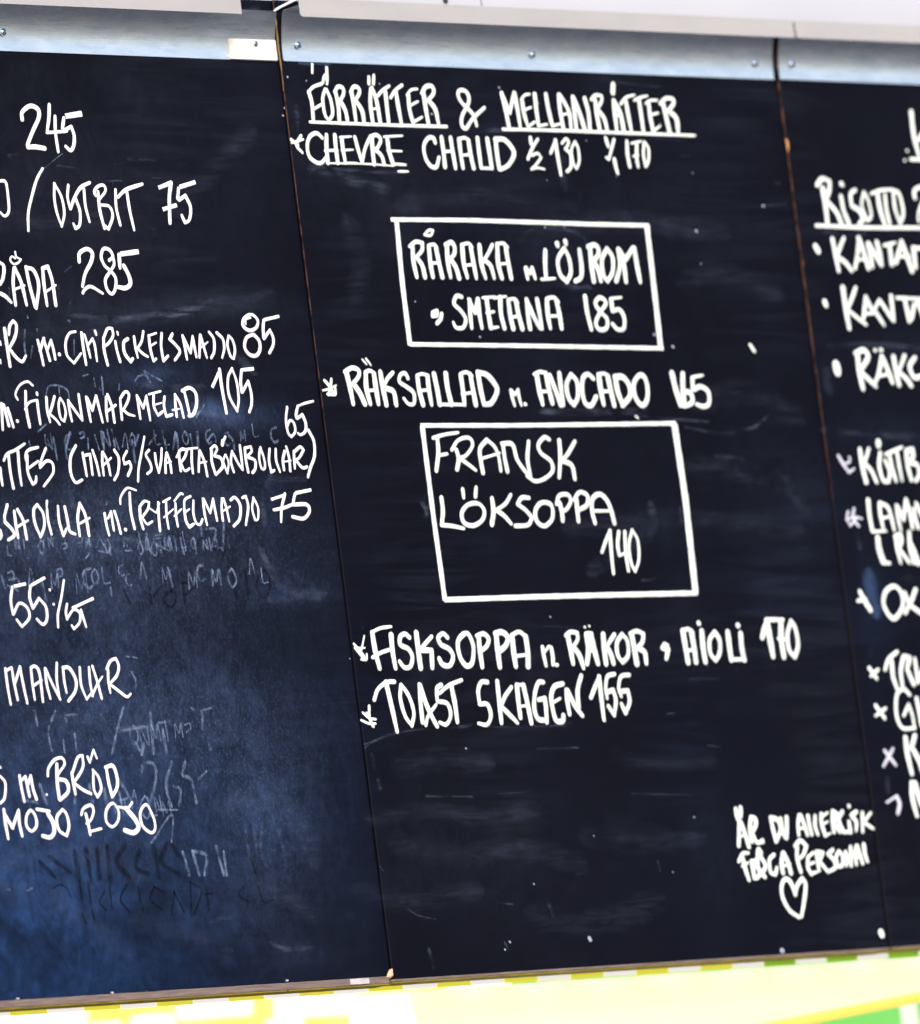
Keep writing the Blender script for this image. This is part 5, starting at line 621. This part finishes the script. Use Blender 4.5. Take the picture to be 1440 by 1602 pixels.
# ------------------------------------------------------------------ folded steel flashings along the top
ZS, ZP = 3.4338, 3.4962
def rounded_plate(x0, x1, z0, z1, y0, y1, rad, corners):
    """upright plate with some corners rounded; corners: bl br tr tl"""
    pts = []
    for (cx, cz, a0, on) in ((x0, z0, 180, corners[0]), (x1, z0, 270, corners[1]), (x1, z1, 0, corners[2]), (x0, z1, 90, corners[3])):
        if not on: pts.append((cx, cz)); continue
        ox = cx + rad * (1 if cx == x0 else -1); oz = cz + rad * (1 if cz == z0 else -1)
        for k in range(7): a = R(a0 + 15 * k); pts.append((ox + rad * math.cos(a), oz + rad * math.sin(a)))
    n = len(pts); V = [(x, y0, z) for x, z in pts] + [(x, y1, z) for x, z in pts]
    F = [tuple(range(n)), tuple(range(2 * n - 1, n - 1, -1))] + [(i, n + i, n + (i + 1) % n, (i + 1) % n) for i in range(n)]
    return V, F
def screw(x, y, z, t, r=.0045):
    y -= .0016
    V = []; F = []; k = 16
    for rr, d in ((r * 1.25, 0), (r * 1.25, .0005), (r, .0006), (r * .92, .0014), (r * .65, .0021), (r * .3, .0024)):
        for i in range(k): a = 6.2832 * i / k; V.append((x + rr * math.cos(a), y - d, z + rr * math.sin(a)))
    for j in range(5):
        for i in range(k): a = j * k + i; b = j * k + (i + 1) % k; F.append((a, b, b + k, a + k))
    F.append(tuple(5 * k + i for i in range(k)))
    s = link('screw', V, F, M['screw'], t, False)
    for ang in (30, 120):
        c, sn = math.cos(R(ang)), math.sin(R(ang)); W = []
        for dx, dz in ((-r * .6, -r * .12), (r * .6, -r * .12), (r * .6, r * .12), (-r * .6, r * .12)):
            for yy in (y - .0016, y - .00252 - .00001 * ang / 30): W.append((x + dx * c - dz * sn, yy, z + dx * sn + dz * c))
        g = link('screw_slot', W, [(0, 2, 6, 4)[::-1], (1, 3, 7, 5)[::-1], (0, 1, 3, 2), (2, 3, 5, 4), (4, 5, 7, 6), (6, 7, 1, 0)], M['back'], s)
def flashing(x0, x1, y, lx0, lx1, label, screws, rb, rl):
    t = thing('steel_flashing', ((x0 + x1) / 2, y, ZS), label, 'metal flashing', 'folded steel flashings along the top')
    V = []; F = []; prof = [(0, 0), (.010, 0)] + [(.010 + .0524 * k / 16, .0105 * (k / 16) ** 1.9) for k in range(1, 17)]
    n = len(prof)
    for k, (x, dz) in enumerate(((x0, .0022 * rb[0]), (x0 + .0008, .0007 * rb[0]), (x0 + .0022, 0), (x1, 0))):
        for th in (0, 1):
            for (h, o_) in prof: V.append((x, y - .0011 - o_ + .001 * th, ZS + max(h, dz)))
    for k in range(3):
        for j in range(n - 1): a = k * 2 * n + j; b = a + 2 * n; F.append((a, b, b + 1, a + 1)); F.append((a + n, a + n + 1, b + n + 1, b + n))
        a = k * 2 * n; b = a + 2 * n; F.append((a, a + n, b + n, b)); a += n - 1; b += n - 1; F.append((a, b, b + n, a + n))
    F.append(tuple(range(n)) + tuple(range(2 * n - 1, n - 1, -1))); a = 6 * n; F.append(tuple(range(a + n - 1, a - 1, -1)) + tuple(range(a + n, a + 2 * n)))
    link('back_flange', V, F, M['zinc'], t, False)
    V, F = box(lx0 + .001, lx1 - .001, -.0445, y - .0120, ZP + .0001, ZP + .0011, 1); link('top_fold', V, F, M['zinc'], t)
    V, F = rounded_plate(lx0, lx1, 3.4822, 3.5062, -.0458, -.0447, .0042, rl); link('lip', V, F, M['lip'], t)
    for x in screws: screw(x, y - .0011, 3.4549 if x != screws[0] or x > -.4 else 3.4572, t)
    return t
fl = flashing(-.9, -.0040, 0, -.9, -.0952, 'left steel flashing, its lip cut short, with a bare cream patch', (-.4551, -.0393), (0, 0, 0, 0), (0, 0, 0, 0))
V, F = rounded_plate(-.0845, -.0046, ZS + .0006, 3.4603, -.0036, -.00125, .001, (0, 0, 0, 0)); link('bare_patch', V, F, M['patch'], fl) 
fm = flashing(.0042, .8912, -.0035, .0043, .8975, 'middle steel flashing above the boxed dishes, with three screws', (.0315, .4444, .858), (1, 0, 0, 0), (1, 0, 0, 0))
fr = flashing(.8990, 1.79, -.0070, .9010, 1.79, 'right steel flashing beyond the second joint, with one screw', (.9244,), (0, 0, 0, 0), (1, 0, 0, 0))
# clear tape and wipe marks on the metal
def metal_marks(t, y, strokes, m, name):
    y += .0011
    for wd, P in strokes:
        V, F, core = [], [], []
        stroke([(a, b - Z0) for a, b in P], wd, True, y, .00003, V, F, core, .05)
        o = link(name, V, F, m, t, True); at = o.data.attributes.new('core', 'FLOAT', 'POINT'); at.data.foreach_set('value', np.array([.4 + .6 * c for c in core], np.float32))
        for v in o.data.vertices:
            h = max(0, v.co.z - ZS - .010); v.co.y -= .0105 * (h / .0524) ** 1.9 + .0002
metal_marks(fm, -.0048, [(.0045, [(.0050, 3.4938), (.0335, 3.4570)])], M['tape'], 'clear_tape')
metal_marks(fm, -.0047, [(.004, [(.849, 3.478), (.870, 3.488), (.889, 3.4925)]), (.003, [(.8475, 3.455), (.849, 3.478)])], M['tape'], 'clear_tape')
metal_marks(fr, -.0083, [(.003, [(.9010, 3.4930), (.9160, 3.4680), (.9200, 3.4400)])], M['tape'], 'clear_tape')
metal_marks(fl, -.00125, [(.020, [(-.128, 3.437), (-.122, 3.480), (-.116, 3.494)]), (.026, [(-.112, 3.450), (-.10, 3.476), (-.06, 3.484), (-.03, 3.492)]), (.012, [(-.3, 3.490), (-.15, 3.4885)])], M['haze'], 'wipe_mark')
for t in (fl, fm, fr): local(t)

# white cord coming out of the joint
def tube(P, r, k=8):
    V = []; F = []; P = [Vector(p) for p in P]
    for i, p in enumerate(P):
        d = (P[min(i + 1, len(P) - 1)] - P[max(i - 1, 0)]).normalized(); a = d.orthogonal().normalized(); b = d.cross(a)
        for j in range(k): an = 6.2832 * j / k; V.append(p + a * math.cos(an) * r + b * math.sin(an) * r)
    for i in range(len(P) - 1):
        for j in range(k): a = i * k + j; b = i * k + (j + 1) % k; F.append((a, b, b + k, a + k))
    F += [tuple(range(k))[::-1], tuple((len(P) - 1) * k + j for j in range(k))]
    return V, F
V, F = tube([(-.0040, -.003, 3.4895), (-.0046, -.004, 3.4950), (-.0020, -.0075, 3.4985), (.008, -.0085, 3.5030), (.022, -.0095, 3.5085), (.040, -.0105, 3.5155), (.070, -.011, 3.5270), (.12, -.010, 3.546), (.16, .02, 3.556)], .0015)
tag(link('cord', V, F, M['cord'], None, True), 'thin white cord tied through the gap at the left joint', 'cord')

# ------------------------------------------------------------------ kiosk behind the boards
t = thing('white_fascia', (.4, .03, 3.516), 'white panelled fascia wall rising above the blackboards', 'wall')
for x0, x1 in ((-1.4, -.2), (-.197, .398), (.401, 2.6)):
    V, F = box(x0, x1, .03 + random.uniform(0, .002), .05, 3.5165, 4.6, 1); link('panel', V, F, M['wall'], t)
V = []; F = []; k = 12
for d, rr in ((0, .004), (.002, .0035), (.003, .002)):
    for i in range(k): a = 6.2832 * i / k; V.append((.3335 + rr * math.cos(a), .029 - d, 3.5305 + rr * math.sin(a)))
for j in range(2):
    for i in range(k): a = j * k + i; b = j * k + (i + 1) % k; F.append((a, b, b + k, a + k))
F.append(tuple(2 * k + i for i in range(k))); link('bolt', V, F, M['back'], t)
local(t)

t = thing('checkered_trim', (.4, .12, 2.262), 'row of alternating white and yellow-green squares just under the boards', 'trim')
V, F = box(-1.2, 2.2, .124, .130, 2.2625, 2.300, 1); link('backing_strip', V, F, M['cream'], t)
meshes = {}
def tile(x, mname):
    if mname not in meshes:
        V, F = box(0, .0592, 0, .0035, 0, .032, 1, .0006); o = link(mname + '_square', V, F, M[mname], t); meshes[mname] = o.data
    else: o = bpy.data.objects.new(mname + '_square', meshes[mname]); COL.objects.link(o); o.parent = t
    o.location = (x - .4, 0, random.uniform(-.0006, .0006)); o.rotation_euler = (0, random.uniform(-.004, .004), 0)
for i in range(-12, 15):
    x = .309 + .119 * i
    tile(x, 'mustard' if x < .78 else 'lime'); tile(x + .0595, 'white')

t = thing('kiosk_counter', (.9, .14, 2.1), 'long cream valance with a yellow lower edge under the checkered trim', 'valance')
# vinyl front, lower edge rising to the right, rolled, light through it given as a yellow strip
def valance(x0, x1, y0, zt, zl, name, m, yo=0, slope=.087, n=40, belly=.012, ln=None):
    V = []; F = []; rows = 9
    for i in range(n + 1):
        x = x0 + (x1 - x0) * i / n; zb = zl + slope * (x - x0)
        for j in range(rows):
            f = j / (rows - 1); z = zt + (zb - zt) * f if ln is None else zb + ln * (1 - f)
            V.append((x, y0 - belly * math.sin(f * 3.1) + .002 * math.sin(x * 37) + (.02 * max(0, f - .75) ** 2 * 16 if ln is None else 0) + yo, z))
    for i in range(n):
        for j in range(rows - 1): a = i * rows + j; F.append((a, a + rows, a + rows + 1, a + 1))
    o = link(name, V, F, m, t, True); s = o.modifiers.new('thickness', 'SOLIDIFY'); s.thickness = .003; return o
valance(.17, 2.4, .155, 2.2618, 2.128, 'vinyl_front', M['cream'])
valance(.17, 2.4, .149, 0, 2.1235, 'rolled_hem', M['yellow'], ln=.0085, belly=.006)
V, F = box(.585, .5875, .150, .1515, 2.16, 2.2618, 1); 
local(t)

t = thing('green_panel', (1.6, .6, 1.9), 'bright green painted panel below the valance at lower right', 'panel')
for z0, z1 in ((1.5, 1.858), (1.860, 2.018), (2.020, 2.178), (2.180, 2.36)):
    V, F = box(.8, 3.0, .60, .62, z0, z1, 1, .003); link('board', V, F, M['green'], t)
local(t)
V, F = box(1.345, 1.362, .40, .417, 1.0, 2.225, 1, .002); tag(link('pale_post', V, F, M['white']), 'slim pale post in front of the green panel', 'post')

t = thing('yellow_wall', (.7, 2.02, 1.2), 'bright yellow wall seen below the left blackboard', 'wall')
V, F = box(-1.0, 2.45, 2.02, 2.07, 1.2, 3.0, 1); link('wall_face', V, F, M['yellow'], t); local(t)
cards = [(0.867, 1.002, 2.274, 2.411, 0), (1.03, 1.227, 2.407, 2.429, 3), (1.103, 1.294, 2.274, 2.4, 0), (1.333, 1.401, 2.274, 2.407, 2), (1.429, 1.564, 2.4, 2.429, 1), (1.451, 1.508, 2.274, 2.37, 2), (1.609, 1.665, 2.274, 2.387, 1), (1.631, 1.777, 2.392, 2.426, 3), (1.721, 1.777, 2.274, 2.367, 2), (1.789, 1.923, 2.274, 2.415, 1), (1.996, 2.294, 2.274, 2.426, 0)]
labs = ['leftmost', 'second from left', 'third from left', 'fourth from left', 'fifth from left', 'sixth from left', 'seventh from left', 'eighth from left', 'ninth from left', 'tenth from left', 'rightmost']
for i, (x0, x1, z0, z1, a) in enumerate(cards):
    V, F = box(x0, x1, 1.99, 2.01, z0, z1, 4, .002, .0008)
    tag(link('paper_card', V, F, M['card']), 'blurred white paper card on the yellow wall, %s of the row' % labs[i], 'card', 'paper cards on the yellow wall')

# ground far below, the stand's paved square
V = [(-200, -200, 0), (200, -200, 0), (200, 200, 0), (-200, 200, 0)]
tag(link('ground', V, [(0, 1, 2, 3)], M['slab']), kind='structure')
